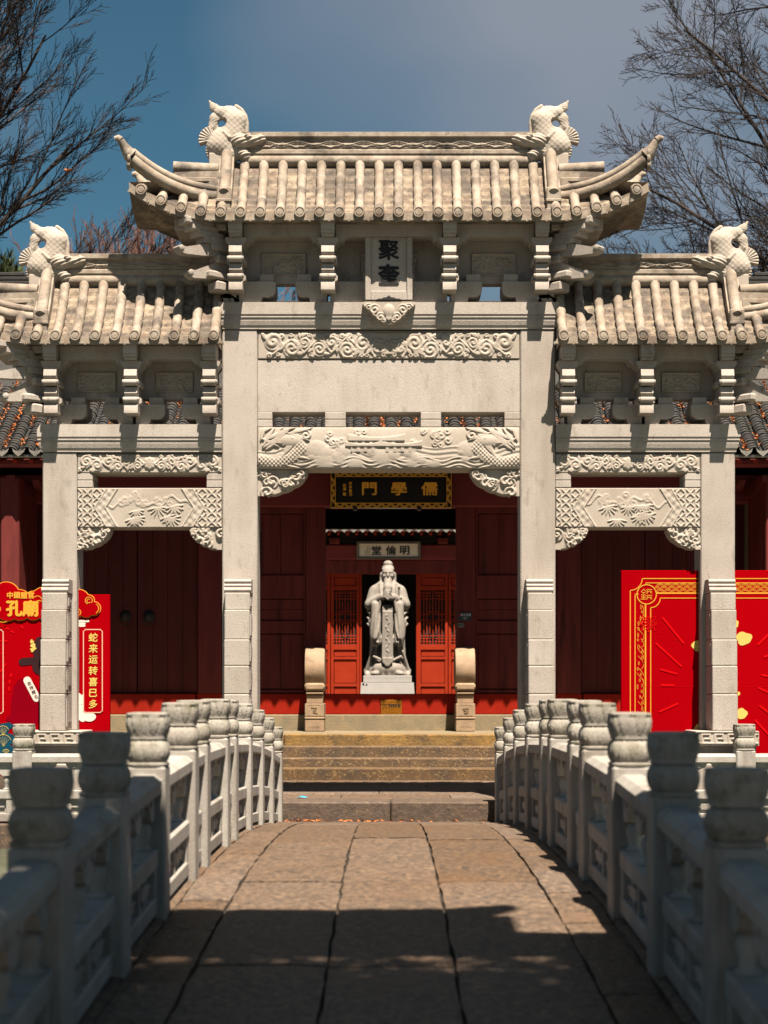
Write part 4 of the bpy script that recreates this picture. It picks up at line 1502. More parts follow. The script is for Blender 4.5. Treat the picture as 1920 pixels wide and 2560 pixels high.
# side roofs
for s in (-1, 1):
    a, b_ = sorted((s * 2.012, s * 4.13))
    rp, prof, lift, LY = roofpart(a, b_, 5.665, 6.535, (s,), 3 + s, (-4.15 if s < 0 else 2.0575), (-2.05 if s < 0 else 4.16))
    ridge(a if s > 0 else a + .17, b_ - .17 if s > 0 else b_, 6.50, 6.862, None)
    vertical_ridge(s * 4.13, prof, 0.0, s, LY)
    hip_ridge(s * 4.13, s, 5.665, 6.535, LY)
    place('ridge_finial', FIN, gate, (s * 4.14, YC, 6.49), (0, 0, 0), (s * 1.13, 1.1, 1.04))

# name plaque and pendant
q = MB()
q.box(-.282, .282, 19.10, 19.24, 6.232, 6.99, .006)
pl = q.build('name_plaque', M['gate'], gate)
q = MB()
for x0, x1, z0, z1 in ((-.282, -.215, 6.232, 6.99), (.215, .282, 6.232, 6.99), (-.215, .215, 6.232, 6.345)):
    q.box(x0, x1, 19.072, 19.10, z0, z1, .008)
q.build('plaque_frame', M['gate'], pl)
text('inscription', '聚', .255, M['ink'], pl, 0.0, 19.096, 6.835, bold=.006, ext=.004)
text('inscription', '奎', .26, M['ink'], pl, 0.0, 19.096, 6.545, bold=.009, ext=.004)
q = MB()
q.prism([(-.155, 6.234), (-.12, 6.250), (-.09, 6.248), (-.06, 6.262), (-.025, 6.266), (0, 6.288), (.025, 6.266), (.06, 6.262), (.09, 6.248), (.12, 6.250), (.155, 6.234)], 'y', 19.062, 19.085)
q.build('black_cutout_shape', M['ink'], pl)  # solid black shape standing for an open cutout
def KP(u, v):
    b = (.14 - v) / .28
    lim = np.clip(1 - b, 0, 1) ** .62 * .315 * (1 + .06 * np.abs(np.sin(b * 14)))
    lim = np.where(b < .25, .315 - .02 * np.abs(.12 - b) / .12, lim)
    return (np.abs(u) < np.maximum(lim, .012 * (b < 1))).astype(float)
_pl = lumps(77, .6, .28, 0, .05, .1, .0)
def HP(u, v):
    au = np.abs(u)
    o = .1 + 0 * u
    for cx, cz, r in ((.17, .04, .07), (.10, -.05, .06), (.24, .07, .05), (.19, -.03, .05), (.06, -.09, .04)): o = mx(o, spiral(au, v, cx, cz, r, 1, 1.3))
    o = mx(o, 1.2 * np.sqrt(np.clip(1 - (u / .07) ** 2 - ((v - .02) / .09) ** 2, 0, 1)))
    o = mx(o, np.where(np.hypot(u, v + .055) < .035, .9, 0))
    return .028 * o
rel('pendant_carving', -.32, .32, 5.937, 6.217, 19.075, HP, M['carve'], gate, mask=KP, back=.09)

# roofed gateway on the near bank, above and beside the view: its ridge and upswept ridge end shade the near half of the bridge
ng = thing('near_gateway', 'tiled gateway on the near bank whose ridge shades the foreground of the bridge', 'gateway', (0, 5.5, 0))
for x in (-4.4, -2.1, 2.1, 4.6):
    MB().lathe([(.2, .0), (.19, 5.3 if x > 2 else 6.6)], x, 5.5, 14).build('column', M['gate'], ng, smooth=40)
def near_roof(x0, x1, zr, ze, wy):
    g = node('roof', ng)
    q = MB()
    q.prism([(5.5 - wy, ze), (5.5 - wy, ze + .08), (5.5 - wy * .45, ze + (zr - ze) * .42), (5.5 - .05, zr - .2), (5.5 + .05, zr - .2), (5.5 + wy * .45, ze + (zr - ze) * .42), (5.5 + wy, ze + .08), (5.5 + wy, ze)], 'x', x0, x1)
    q.build('roof_slope', M['tile'], g)
    MB().box(x0, x1, 5.40, 5.60, zr - .25, zr, .03).build('roof_ridge', M['tile'], g)
    return g
g = near_roof(-4.9, 1.62, 8.60, 7.2, .45)
q = MB()
q.tube([(1.20, 5.5, 8.46), (1.45, 5.5, 8.52), (1.66, 5.5, 8.66), (1.80, 5.5, 8.86), (1.86, 5.5, 9.06)], [.12, .15, .15, .10, .03], 10)
q.tube([(-.35, 5.5, 8.55), (.0, 5.5, 8.62), (.35, 5.5, 8.55)], [.05, .09, .05], 10)
q.build('ridge_end', M['tile'], g, smooth=50)
near_roof(1.63, 6.5, 6.42, 5.4, .4)
MB().box(-4.6, 2.1, 5.38, 5.62, 6.1, 7.0, .02).build('lintel', M['gate'], ng)
MB().box(2.3, 5.2, 5.38, 5.62, 4.9, 5.5, .02).build('lintel', M['gate'], ng)
# ------------------------------------------------------------------ gatehouse
gh = thing('gatehouse', 'red timber gatehouse with black tiled roof and open central doorway behind the stone archway', 'gatehouse', (0, 29.5, 0.9))
YD = 27.0

def gb(name, x0, x1, y0, y1, z0, z1, m, c=.006, par=None):
    return MB().box(x0, x1, y0, y1, z0, z1, c).build(name, M[m], par or gh)

# sill and threshold
for a, c in ((-7.2, -2.9), (-2.895, -1.24), (-1.235, 1.27), (1.275, 2.9), (2.905, 7.2)):
    gb('sill_stone', a, c, 26.86, 27.5, .88, 1.17, 'sill', .012)
for a, c in ((-1.09, 1.15), (-2.30, -1.32), (1.40, 2.30), (-5.22, -3.26), (3.28, 5.26)):
    gb('threshold', a, c, YD - .05, YD + .12, 1.172, 1.52, 'red', .01)
for a, c in ((-3.24, -2.31), (2.31, 3.26)):
    gb('threshold', a, c, YD - .02, YD + .12, 1.172, 1.52, 'red', .008)
for x in (-1.235, 1.30):
    gb('door_jamb', x - .165, x + .165, YD - .01, YD + .2, 1.172, 4.66, 'door')
for x in (-2.45, 2.45):
    q = MB().lathe([(.20, .88), (.20, 5.4)], x, YD + .14, 20)
    q.build('column', M['door'], gh, smooth=40)
for x in (-3.02, 3.04):
    gb('post', x - .20, x + .20, YD - .02, YD + .2, 1.522, 4.74, 'door')
for x in (-5.42, 5.45):
    gb('post', x - .19, x + .19, YD - .02, YD + .2, 1.172, 4.74, 'door')

def panelled(x0, x1, zs_, m='door'):
    pn = node('door_panel', gh)
    q = MB()
    st = .045
    q.box(x0, x1, YD + .065, YD + .10, zs_[0][0] - .1, zs_[-1][1] + .1)
    q.build('backing', M[m], pn)
    zz = [1.525] + [z for p in zs_ for z in p] + [4.66]
    for z0, z1 in zip(zz[0::2], zz[1::2]):
        if z1 - z0 > .02:
            MB().box(x0, x1, YD, YD + .064, z0, z1, .006).build('rail', M[m], pn)
    for z0, z1 in zs_:
        w = (x1 - x0 - .08)
        nb_ = max(2, int(w / .26))
        for i in range(nb_):
            a = x0 + .04 + w * i / nb_; c = x0 + .04 + w * (i + 1) / nb_
            if z1 - z0 < .5:
                break
            MB().box(a + .003, c - .003, YD + .035, YD + .063, z0 + .02, z1 - .02, .004).build('board', M[m], pn)
        if z1 - z0 < .5:
            MB().box(x0 + .04, x1 - .04, YD + .03, YD + .063, z0 + .02, (z0 + z1) / 2 - .003, .004).build('board', M[m], pn)
            MB().box(x0 + .04, x1 - .04, YD + .03, YD + .063, (z0 + z1) / 2 + .003, z1 - .02, .004).build('board', M[m], pn)
        for a, c in ((x0, x0 + .035), (x1 - .035, x1)):
            MB().box(a, c, YD + .002, YD + .064, z0, z1, .004).build('stile', M[m], pn)
    return pn

ZS = [(1.585, 2.54), (2.75, 3.13), (3.52, 4.57)]
ZP = [(1.60, 2.56), (2.76, 3.10), (3.40, 4.20)]
panelled(-2.25, -1.405, ZS)
panelled(1.47, 2.25, ZS)
panelled(-2.82, -2.60, ZP)
panelled(2.60, 2.84, ZP)

for s, (xa, xb, xm) in ((-1, (-5.22, -3.23, -4.25)), (1, (3.25, 5.26, 4.33))):
    for a, c, kx in ((xa, xm - .006, xm - .20), (xm + .006, xb, xm + .20)):
        lf = node('door_leaf', gh)
        w = (c - a) / 4
        for i in range(4):
            MB().box(a + i * w + .002, a + (i + 1) * w - .002, YD + .04, YD + .10, 1.525, 4.74, .004).build('board', M['leafdoor'], lf)
        q = MB()
        q.lathe([(.095, YD + .045), (.10, YD + .02), (.075, YD - .005), (.05, YD - .03), (.02, YD - .04)], kx, 2.83, 14, axis='y')
        ring = [(kx + .07 * math.cos(t), YD - .02 - .01 * math.sin(t / 2), 2.74 + .07 * math.sin(t)) for t in np.linspace(0, 2 * PI, 17)]
        q.tube(ring, .011, 6, cap=False)
        q.build('lion_knocker', M['bronze'], lf, smooth=40)
gb('lintel', -2.25, 2.25, YD - .06, YD + .16, 4.662, 5.26, 'beam', .03)
gb('lintel', -5.6, -2.26, YD - .03, YD + .16, 4.742, 5.22, 'beam', .02)
gb('lintel', 2.26, 5.6, YD - .03, YD + .16, 4.742, 5.22, 'beam', .02)
# ends of the facade
for s in (-1, 1):
    gb('end_post', s * 6.02, s * 6.16, 26.9, 27.2, .9, 4.72, 'greypost', .01)
    gb('end_wall', s * 5.62, s * 6.019, 27.10, 27.2, .9, 5.2, 'leafdoor', .004)
    gb('lintel', s * 5.61, s * 6.6, 26.85, 27.2, 4.722, 5.2, 'beam', .02)
    gb('end_wall', s * 6.17, s * 7.5, 27.02, 27.2, .9, 4.72, 'red', .01)
    gb('gable_wall', s * 6.62, s * 6.9, 25.9, 33.2, .9, 6.0, 'beam', .01)
    q = MB()
    q.prism([(25.6, 5.02), (27.0, 5.02), (27.0, 4.80), (26.3, 4.78), (25.9, 4.90), (25.6, 4.92)], 'x', s * 5.98, s * 6.12)
    q.prism([(25.9, 4.98), (27.0, 4.98), (27.0, 4.86), (26.1, 4.86)], 'x', s * 5.66, s * 5.78)
    q.build('carved_strut', M['door'], gh)
for s, a in ((-1, 5.92), (1, 6.04)):
    gb('pier', s * a, s * (a + .30), 25.62, 26.95, .9, 5.0, 'door', .02)
gb('purlin', -6.9, 6.9, 25.62, 25.80, 5.16, 5.34, 'beam', .04)
# interior
for s in (-1, 1):
    gb('inner_wall', s * 2.6, s * 2.75, YD + .25, 32.4, .9, 6.2, 'leafdoor', .0)
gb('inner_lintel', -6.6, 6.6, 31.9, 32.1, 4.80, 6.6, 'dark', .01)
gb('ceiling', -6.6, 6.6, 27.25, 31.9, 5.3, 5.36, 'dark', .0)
gb('rear_wall', -6.6, -2.76, 32.15, 32.3, .9, 6.2, 'leafdoor', .0)
gb('rear_wall', 2.76, 6.6, 32.15, 32.3, .9, 6.2, 'leafdoor', .0)

# roof: concave slope from the eaves to the ridge
EY, EZ, RY, RZ = 25.24, 5.33, 29.5, 8.62
def roofz(t): return EZ + (RZ - EZ) * (0.80 * t + 0.20 * t * t)
rf = node('roof', gh)
T = np.linspace(0, 1, 13)
for sd in (-1, 1):
    X, TT = np.meshgrid(np.linspace(-7.3, 7.3, 3), T, indexing='ij')
    Y = RY + sd * (RY - EY) * (1 - TT)
    grid('roof_deck', X, Y, roofz(TT) - .06, M['tile'], rf, smooth=False, flip=sd > 0)
    grid('roof_soffit', X, Y, roofz(TT) - .11, M['leafdoor'], rf, smooth=False, flip=sd < 0)
q = MB()
q.box(-7.3, 7.3, RY - .10, RY + .10, RZ - .02, RZ + .09, .02)
q.box(-7.3, 7.3, RY - .06, RY + .06, RZ + .09, RZ + .13, .02)
q.build('roof_ridge', M['tile'], rf)
TP = .2605
ncol = 27
def arc_tile(r, h, w, n=7, th=.012, up=1):
    q = MB()
    A0, A1 = [], []
    for j in range(n):
        a = PI * (.06 + .88 * j / (n - 1))
        A0.append((r * math.cos(a), h * math.sin(a)))
        A1.append(((r - th) * math.cos(a), (h - th) * math.sin(a)))
    vs = []
    for y, k in ((0, 1.0), (w, .90)):
        vs += [(x * k, y, z * k * up) for x, z in A0] + [(x * k, y, z * k * up) for x, z in A1]
    m_ = 2 * n
    fs = []
    for j in range(n - 1):
        fs.append((j, j + 1, m_ + j + 1, m_ + j))
        fs.append((j, j + 1, n + j + 1, n + j))
        fs.append((n + j, n + j + 1, m_ + n + j + 1, m_ + n + j))
    q.add(vs, fs)
    return q
TM = arc_tile(.098, .088, .155)
TMESH = TM.mesh('roof_tile', M['tile'], smooth=50)
GM = arc_tile(.10, .05, .18, up=-1)
stuff = MB(); gut = MB()
rngt = random.Random(8)
L_ = math.hypot(RY - EY, RZ - EZ)
ncr = int(L_ / .097)
cnt = 0
for ci in range(-ncol, ncol + 1):
    x = ci * TP + .03
    for k_ in range(ncr):
        t = (k_ + .0) / ncr
        y = EY + (RY - EY) * t
        z = roofz(t)
        sl = math.atan2(roofz(min(1, t + .01)) - roofz(t), (RY - EY) * .01) - .10
        vis = (abs(x) < 2.05 and 5 <= k_ <= 13) or (2.9 < abs(x) < 5.3 and 5 <= k_ <= 9 and k_ % 1 == 0 and abs(x) < 4.7) or (5.55 < abs(x) < 6.5 and k_ < 15)
        jx, jz, jr = rngt.uniform(-.006, .006), rngt.uniform(-.004, .004), rngt.uniform(-.05, .05)
        if vis and cnt < 300:
            cnt += 1
            place('roof_tile', TMESH, rf, (x + jx, y, z + .005 + jz), (sl, jr * .6, jr))
        elif (k_ < 26 or k_ > ncr - 6) and abs(x) < 7.3:
            c_, s_ = math.cos(sl), math.sin(sl)
            stuff.add([(x + jx + a, y + b * c_ - c * s_, z + .005 + jz + b * s_ + c * c_) for a, b, c in TM.v], TM.f)
    xg = x + TP / 2
    for k_ in range(0, 26):
        t = (k_ - .3) / ncr
        y = EY + (RY - EY) * t
        sl = math.atan2(.8 * (RZ - EZ), (RY - EY)) - .06
        c_, s_ = math.cos(sl), math.sin(sl)
        gut.add([(xg + a, y + b * c_ - c * s_, roofz(max(0, t)) + .015 + b * s_ + c * c_) for a, b, c in GM.v], GM.f)
tag(stuff.build('more_roof_tiles', M['tile'], rf, smooth=50, recalc=False), kind='stuff')
tag(gut.build('gutter_tiles', M['tile'], rf, smooth=50, recalc=False), kind='stuff')
_d = [(-.105, .02), (-.085, -.045), (-.045, -.085), (0, -.125), (.045, -.085), (.085, -.045), (.105, .02), (.06, -.02), (0, -.035), (-.06, -.02)]
DT = MB().prism(_d, 'y', 0, -.014)
DT = DT.mesh('drip_tile', M['driptile'])
RA = MB().box(-.034, .034, 0, .9, -.036, .036, .004).mesh('rafter_end', M['halldoor'])
for ci in range(-ncol, ncol + 1):
    x = ci * TP + .03 + TP / 2
    place('drip_tile', DT, rf, (x, EY - .02, EZ + .045), (-.25, 0, 0))
    place('rafter', RA, rf, (x - .09, EY + .07, EZ - .125), (R(20), 0, 0))
gb('eaves_batten', -7.3, 7.3, EY + .03, EY + .09, EZ - .075, EZ - .03, 'white', .004, rf)
# scalloped ridge ornament near the middle
q = MB()
for s in (-1, 1):
    for i in range(9):
        q.prism(arc(s * (.62 - .0 * i), RZ + .1, .10 + .035 * i, 5, 175, 8) + arc(s * .62, RZ + .1, .085 + .035 * i, 175, 5, 8), 'y', RY - .05, RY + .05)
q.build('ridge_ornament', M['driptile'], rf)
for s in (-1, 1):
    q = MB()
    for i in range(7):
        q.box(s * (6.0 + .12 * i), s * (7.3), RY - .09, RY + .09, RZ + .10 + .08 * i, RZ + .165 + .08 * i, .01)
    q.build('ridge_end', M['tile'], rf)

# dry leaves caught in the roof gutters: too many to count
q = MB()
rl = random.Random(12)
def leaf_at(q, x, y, z, r, flat=.5):
    a, b, c = rl.uniform(0, 6.28), rl.uniform(-flat, flat), rl.uniform(-flat, flat)
    mt = Matrix.Rotation(a, 3, 'Z') @ Matrix.Rotation(b, 3, 'X') @ Matrix.Rotation(c, 3, 'Y')
    pts = [Vector((-r, 0, 0)), Vector((0, -.45 * r, .2 * r)), Vector((r, 0, 0)), Vector((0, .45 * r, .1 * r))]
    q.add([tuple(mt @ p + Vector((x, y, z))) for p in pts], [(0, 1, 2, 3)])
for ci in range(-ncol, ncol + 1):
    x = ci * TP + .03 + TP / 2
    if abs(x) > 6.9: continue
    k_ = rl.uniform(0, .04)
    while k_ < .5:
        dens = rl.choice([0, 6, 18, 26])
        for _ in range(dens):
            t = k_ + rl.uniform(0, .05)
            leaf_at(q, x + rl.gauss(0, .022), EY + (RY - EY) * t, roofz(t) + .045 + rl.uniform(-.01, .03), rl.uniform(.018, .034), .9)
        k_ += .05
tag(q.build('roof_leaves', M['leaf'], recalc=False), kind='stuff')

# sign board over the doorway
sg = thing('gate_name_board', 'black name board with gold characters and gold patterned frame over the central doorway', 'name board', (.04, 26.85, 4.65))
X0, X1, Z0, Z1 = -.975, 1.052, 4.628, 5.236
MB().box(X0 + .05, X1 - .05, 26.80, 26.90, Z0 + .05, Z1 - .05).build('board', M['black'], sg)
fr = MB()
for a, b_, c, d in ((X0, X1, Z1 - .085, Z1), (X0, X1, Z0, Z0 + .085), (X0, X0 + .085, Z0 + .086, Z1 - .086), (X1 - .085, X1, Z0 + .086, Z1 - .086)):
    fr.box(a, b_, 26.765, 26.90, c, d, .006)
frm = fr.build('frame', M['black'], sg)
orn = MB()
for a, b_, c, d in ((X0 + .004, X1 - .004, Z1 - .012, Z1 - .004), (X0 + .004, X1 - .004, Z0 + .004, Z0 + .012), (X0 + .08, X1 - .08, Z1 - .086, Z1 - .076), (X0 + .08, X1 - .08, Z0 + .076, Z0 + .086)):
    orn.box(a, b_, 26.760, 26.764, c, d)
for a, b_ in ((X0 + .004, X0 + .012), (X1 - .012, X1 - .004), (X0 + .076, X0 + .085), (X1 - .085, X1 - .076)):
    orn.box(a, b_, 26.760, 26.764, Z0 + .012, Z1 - .012)
def hatch(x0, x1, z0, z1, horiz):
    L = (x1 - x0) if horiz else (z1 - z0)
    n_ = int(L / .075)
    for i in range(n_):
        for j in range(3):
            f = (i + .12 + .26 * j) / n_
            g = .030 * (1 if i % 2 else -1)
            if horiz: ribbon(orn, [(x0 + L * f - g, z0), (x0 + L * f + g * .2, (z0 + z1) / 2), (x0 + L * f + g, z1)], .009, 26.761)
            else: ribbon(orn, [(x0, z0 + L * f - g), ((x0 + x1) / 2, z0 + L * f + g * .2), (x1, z0 + L * f + g)], .009, 26.761)
hatch(X0 + .09, X1 - .09, Z1 - .075, Z1 - .013, True)
hatch(X0 + .09, X1 - .09, Z0 + .013, Z0 + .075, True)
hatch(X0 + .013, X0 + .075, Z0 + .09, Z1 - .09, False)
hatch(X1 - .075, X1 - .013, Z0 + .09, Z1 - .09, False)
orn.build('frame_ornament', M['gold'], sg, recalc=False)
k = .00774
for ch, dx in (('門', 798), ('學', 862), ('儒', 928)):
    text('gold_character', ch, .235, M['gold'], sg, (dx - 840) * k, 26.797, 1.59 + (1489.7 - 1055) * k, sx=1.22, bold=.006, ext=.006)
text('gold_signature', '丙申夏月', .058, M['gold'], sg, (757 - 840) * k, 26.797, 4.95, bold=.0015, vertical=True, gap=1.05)
text('gold_signature', '何濤', .058, M['gold'], sg, (744 - 840) * k, 26.797, 4.98, bold=.0015, vertical=True, gap=1.05)
q = MB()
q.box((744 - 840) * k - .024, (744 - 840) * k + .024, 26.793, 26.799, 4.84, 4.89)
q.build('gold_seal', M['gold'], sg)
q = MB()
for dx in (767, 906): q.box((dx - 840) * k - .035, (dx - 840) * k + .035, 26.74, 26.92, 4.595, 4.655, .01)
q.build('support_hook', M['bronze'], sg)

# drum stones
for s, cx, lab in ((-1, -1.222, 'ochre drum stone standing left of the red threshold'), (1, 1.262, 'ochre drum stone standing right of the red threshold, below the small signs')):
    d = thing('drum_stone', lab, 'drum stone', (cx, 26.5, .9), 'drum stones at the gate threshold')
    q = MB()
    q.box(cx - .158, cx + .158, 26.30, 26.95, .902, 1.10, .01)
    q.box(cx - .162, cx + .162, 26.29, 26.95, 1.105, 1.14, .008)
    q.box(cx - .158, cx + .158, 26.30, 26.95, 1.145, 1.36, .008)
    b_ = q.build('base_block', M['drum'], d)
    q = MB()
    ribbon(q, [(cx - .11, 1.165), (cx + .11, 1.165), (cx + .11, 1.315), (cx + .085, 1.34), (cx - .085, 1.34), (cx - .11, 1.315)], .008, 26.297, True)
    for i in range(10):
        q.box(cx + rl.uniform(-.05, .05) - .012, cx + rl.uniform(0, .05) + .012, 26.290, 26.302, 1.20 + .01 * i, 1.206 + .01 * i)
    ribbon(q, [(cx - .10, .965), (cx - .05, .985), (cx, .98), (cx + .05, .985), (cx + .10, .965)], .008, 26.297)
    q.build('carved_panel', M['drum'], b_, recalc=False)
    q = MB()
    q.box(cx - .135, cx + .135, 26.40, 26.95, 1.362, 1.50, .008)
    q.prism([(26.44, 1.50), (26.36, 1.53), (26.40, 1.57), (26.9, 1.57), (26.9, 1.50)], 'x', cx - .138, cx + .138)
    q.build('neck_block', M['drum'], d)
    q = MB()
    prof = [(.05, -.166), (.34, -.165), (.356, -.158), (.362, -.145), (.366, -.10), (.368, 0), (.366, .10), (.362, .145), (.356, .158), (.34, .165), (.05, .166)]
    def md(t, i):
        return 1 + .02 * (abs(math.sin(t * 3.5)) > .18)
    q.lathe([(r, cx + h) for r, h in prof], 26.68, 1.925, 44, axis='x', mod=md)
    q.box(cx - .166, cx + .166, 26.34, 26.6, 1.575, 1.70, .03)
    q.build('drum', M['drum'], d, smooth=40)

# small notices and brass plate
nt = thing('no_smoking_sign', 'small dark notice with white characters on the door jamb, above a tiny grey label', 'sign', (1.27, 26.98, 2.8))
MB().box(1.165, 1.392, 26.972, 26.988, 2.750, 2.892, .002).build('plate', M['signblue'], nt)
text('lettering', '禁止吸烟', .043, M['signtext'], nt, 1.298, 26.969, 2.850, bold=.001, ext=.001)
q = MB()
for z, w in ((2.800, .04), (2.778, .02)): q.box(1.285 - w, 1.285 + w, 26.969, 26.971, z - .003, z + .003)
q.build('small_lettering', M['signtext'], nt)
q = MB()
q.lathe([(.016, 26.971), (.016, 26.969)], 1.195, 2.850, 14, axis='y')
q.build('symbol', M['pred2'], nt)
nt = thing('grey_label', 'tiny grey label with two dark marks under the dark notice', 'label', (1.2, 26.98, 2.66))
MB().box(1.163, 1.272, 26.974, 26.988, 2.640, 2.712, .002).build('plate', M['silver'], nt)
q = MB()
q.box(1.178, 1.206, 26.970, 26.973, 2.660, 2.692)
q.prism([(1.222, 2.660), (1.262, 2.660), (1.242, 2.692)], 'y', 26.970, 26.973)
q.build('dark_marks', M['ink'], nt)
bp = thing('brass_plate', 'orange brass plate with dark marks on the middle of the red threshold', 'plate', (.04, 26.93, 1.17))
q = MB().box(-.135, .218, 26.925, 26.948, 1.174, 1.415, .003)
q.build('plate', M['brass'], bp)
q = MB()
ribbon(q, [(-.10, 1.27), (-.065, 1.335), (-.03, 1.27)], .008, 26.922)
for i in range(4): q.box(.0 + .035 * i, .024 + .035 * i, 26.920, 26.924, 1.298, 1.336)
q.box(.15, .19, 26.920, 26.924, 1.300, 1.332)
ribbon(q, [(-.13, 1.345), (.21, 1.345)], .006, 26.922)
q.build('dark_marks', M['ink'], bp, recalc=False)

# ------------------------------------------------------------------ statue of a robed scholar in the courtyard
SX, SY, SZ = -.03, 36.5, 1.905
def statue_f(x, y, z):
    zz = np.clip(z, 0, 2.2)
    hw = np.interp(zz, [0, .05, .25, .45, .65, .85, 1.1, 1.35, 1.6, 1.8, 1.95, 2.06, 2.14, 2.2], [.49, .49, .44, .40, .39, .39, .40, .42, .435, .43, .39, .31, .21, .13])
    hd = np.interp(zz, [0, .3, .6, 1.0, 1.5, 1.8, 2.0, 2.1, 2.2], [.36, .30, .27, .27, .29, .28, .25, .20, .14])
    ang = np.arctan2(x, -y)
    fold = .012 * np.sin(ang * 16 + 1.5 * np.sin(z * 3)) * np.clip(1.3 - zz, 0, 1)
    r = np.sqrt((x / hw) ** 2 + (y / hd) ** 2)
    f = (r - 1) * np.minimum(hw, hd) * .85 - fold
    f = np.maximum(f, np.maximum(-z, z - 2.19))
    for s in (-1, 1):
        # upper arm, forearm
        arm = caps(x, y, z, (s * .29, -.02, 1.93), (s * .39, -.10, 1.62), .125, .115)
        arm = smin(arm, caps(x, y, z, (s * .39, -.10, 1.62), (s * .13, -.35, 1.77), .12, .085), .05)
        # hanging sleeve: wide, flattened, swelling towards the bottom
        sl = caps(x, y * .9, z, (s * .27, -.26, 1.60), (s * .255, -.33, .86), .105, .115)
        sl = smin(sl, caps(x, y, z, (s * .30, -.24, 1.2), (s * .245, -.335, .76), .135, .115), .05)
        sl = sl - .010 * np.sin((x * s * .9 + .10 * z) * 2 * PI / .085) * np.clip((1.65 - z) * 2, 0, 1)
        cav = caps(x, y, z, (s * .205, -.47, .80), (s * .155, -.47, 1.05), .045, .02)
        sl = np.maximum(sl, -cav)
        f = smin(f, arm, .06)
        f = smin(f, sl, .015)
        # drapery folds along the outer sleeve
        for z0_, z1_ in ((1.46, 1.30), (1.32, 1.12), (1.18, .95)):
            f = smin(f, caps(x, y, z, (s * .25, -.31, z1_), (s * .445, -.10, z0_), .018, .03), .02)
        # cuff frill
        fz = caps(x, y, z, (s * .15, -.375, 1.76), (s * .20, -.37, 1.46), .035, .03)
        f = smin(f, fz, .02)
        # feet
        ft = ell(x, y, z, (s * .29, -.40, .045), (.10, .13, .065))
        f = smin(f, ft, .02)
        # hem swags
        hm = caps(x, y, z, (s * .11, -.335, .34), (s * .30, -.30, .43), .028, .035)
        f = smin(f, hm, .02)
        hm = caps(x, y, z, (s * .34, -.27, .55), (s * .47, -.12, .12), .03, .05)
        f = smin(f, hm, .03)
        hm = caps(x, y, z, (s * .46, -.20, .02), (s * .49, -.05, .12), .06, .05)
        f = smin(f, hm, .02)
    # bottom skirt front swell
    f = smin(f, ell(x, y, z, (0, -.20, .16), (.34, .20, .19)), .05)
    # sash apron hanging in front
    pan = np.maximum(np.abs(x) - .105 - .012 * (1.45 - z), np.maximum(np.abs(y + .36) - .045, np.abs(z - .92) - .53))
    f = smin(f, pan - .01, .012)
    emb = np.sin(z * 2 * PI / .24 + 1.2) * .03
    dr = np.maximum(np.abs(x - emb) - .018 - .008 * np.sin(z * 70), np.maximum(np.abs(y + .412) - .016, np.abs(z - .95) - .43))
    f = np.minimum(f, dr)
    ap = np.maximum(np.maximum(np.abs(x) - .12 + np.clip(.30 - z, 0, 1) * .9, np.abs(y + .40) - .03), np.abs(z - .31) - .10)
    f = np.minimum(f, ap)
    # belt shadow gap under the hands
    f = np.maximum(f, -caps(x, y, z, (-.08, -.47, 1.52), (.08, -.47, 1.52), .07))
    f = np.minimum(f, np.maximum(np.abs(x) - .12, np.maximum(np.abs(y + .33) - .04, np.abs(z - 1.48) - .12)))
    # neck, head, hair and beard
    hd_ = caps(x, y, z, (0, -.02, 2.1), (0, -.05, 2.22), .105)
    face = ell(x, y, z, (.012, -.075, 2.315), (.145, .165, .185))
    hd_ = smin(hd_, face, .04)
    hair = ell(x, y, z, (.012, -.02, 2.375), (.168, .185, .145))
    hair = np.maximum(hair, -(z - 2.365 - .55 * (y + .20)))
    hd_ = smin(hd_, hair, .012)
    hd_ = smin(hd_, ell(x, y, z, (.012, -.02, 2.545), (.105, .105, .085)), .02)
    ring = np.maximum(np.abs(np.hypot(x - .012, y + .02) - .105) - .02, np.abs(z - 2.492) - .016)
    hd_ = np.minimum(hd_, ring)
    for s in (-1, 1):
        hd_ = smin(hd_, caps(x, y, z, (s * .155 + .012, -.04, 2.30), (s * .15 + .01, -.06, 2.06), .036, .04), .015)
        ear = ell(x, y, z, (s * .158 + .012, -.06, 2.30), (.022, .035, .062))
        hd_ = np.minimum(hd_, ear)
        hd_ = np.maximum(hd_, -ell(x, y, z, (s * .058 + .012, -.248, 2.325), (.040, .030, .024)))
        hd_ = np.minimum(hd_, ell(x, y, z, (s * .058 + .012, -.213, 2.322), (.030, .018, .013)))
        hd_ = smin(hd_, caps(x, y, z, (s * .025 + .012, -.238, 2.352), (s * .10 + .012, -.200, 2.366), .014, .010), .01)
        hd_ = smin(hd_, ell(x, y, z, (s * .075 + .012, -.19, 2.262), (.045, .04, .035)), .02)
        hd_ = smin(hd_, caps(x, y, z, (s * .012 + .012, -.250, 2.222), (s * .075 + .012, -.215, 2.175), .014, .012), .008)
    hd_ = smin(hd_, caps(x, y, z, (.012, -.235, 2.345), (.012, -.262, 2.262), .015, .026), .012)
    hd_ = np.maximum(hd_, -ell(x, y, z, (.012, -.262, 2.196), (.038, .03, .008)))
    hd_ = smin(hd_, ell(x, y, z, (.012, -.235, 2.184), (.030, .02, .010)), .005)
    f = smin(f, hd_, .02)
    brd = smin(caps(x, y, z, (0.01, -.17, 2.17), (0.01, -.30, 2.0), .095, .09), caps(x, y, z, (0.01, -.30, 2.0), (0.0, -.36, 1.88), .09, .075), .03)
    brd = np.maximum(brd, -.0 + np.abs(x) - .115)
    brd = brd + .008 * np.sin(x * 2 * PI / .028 + 2 * np.sin(z * 7)) * np.clip((2.2 - z) * 8, 0, 1)
    f = smin(f, brd, .01)
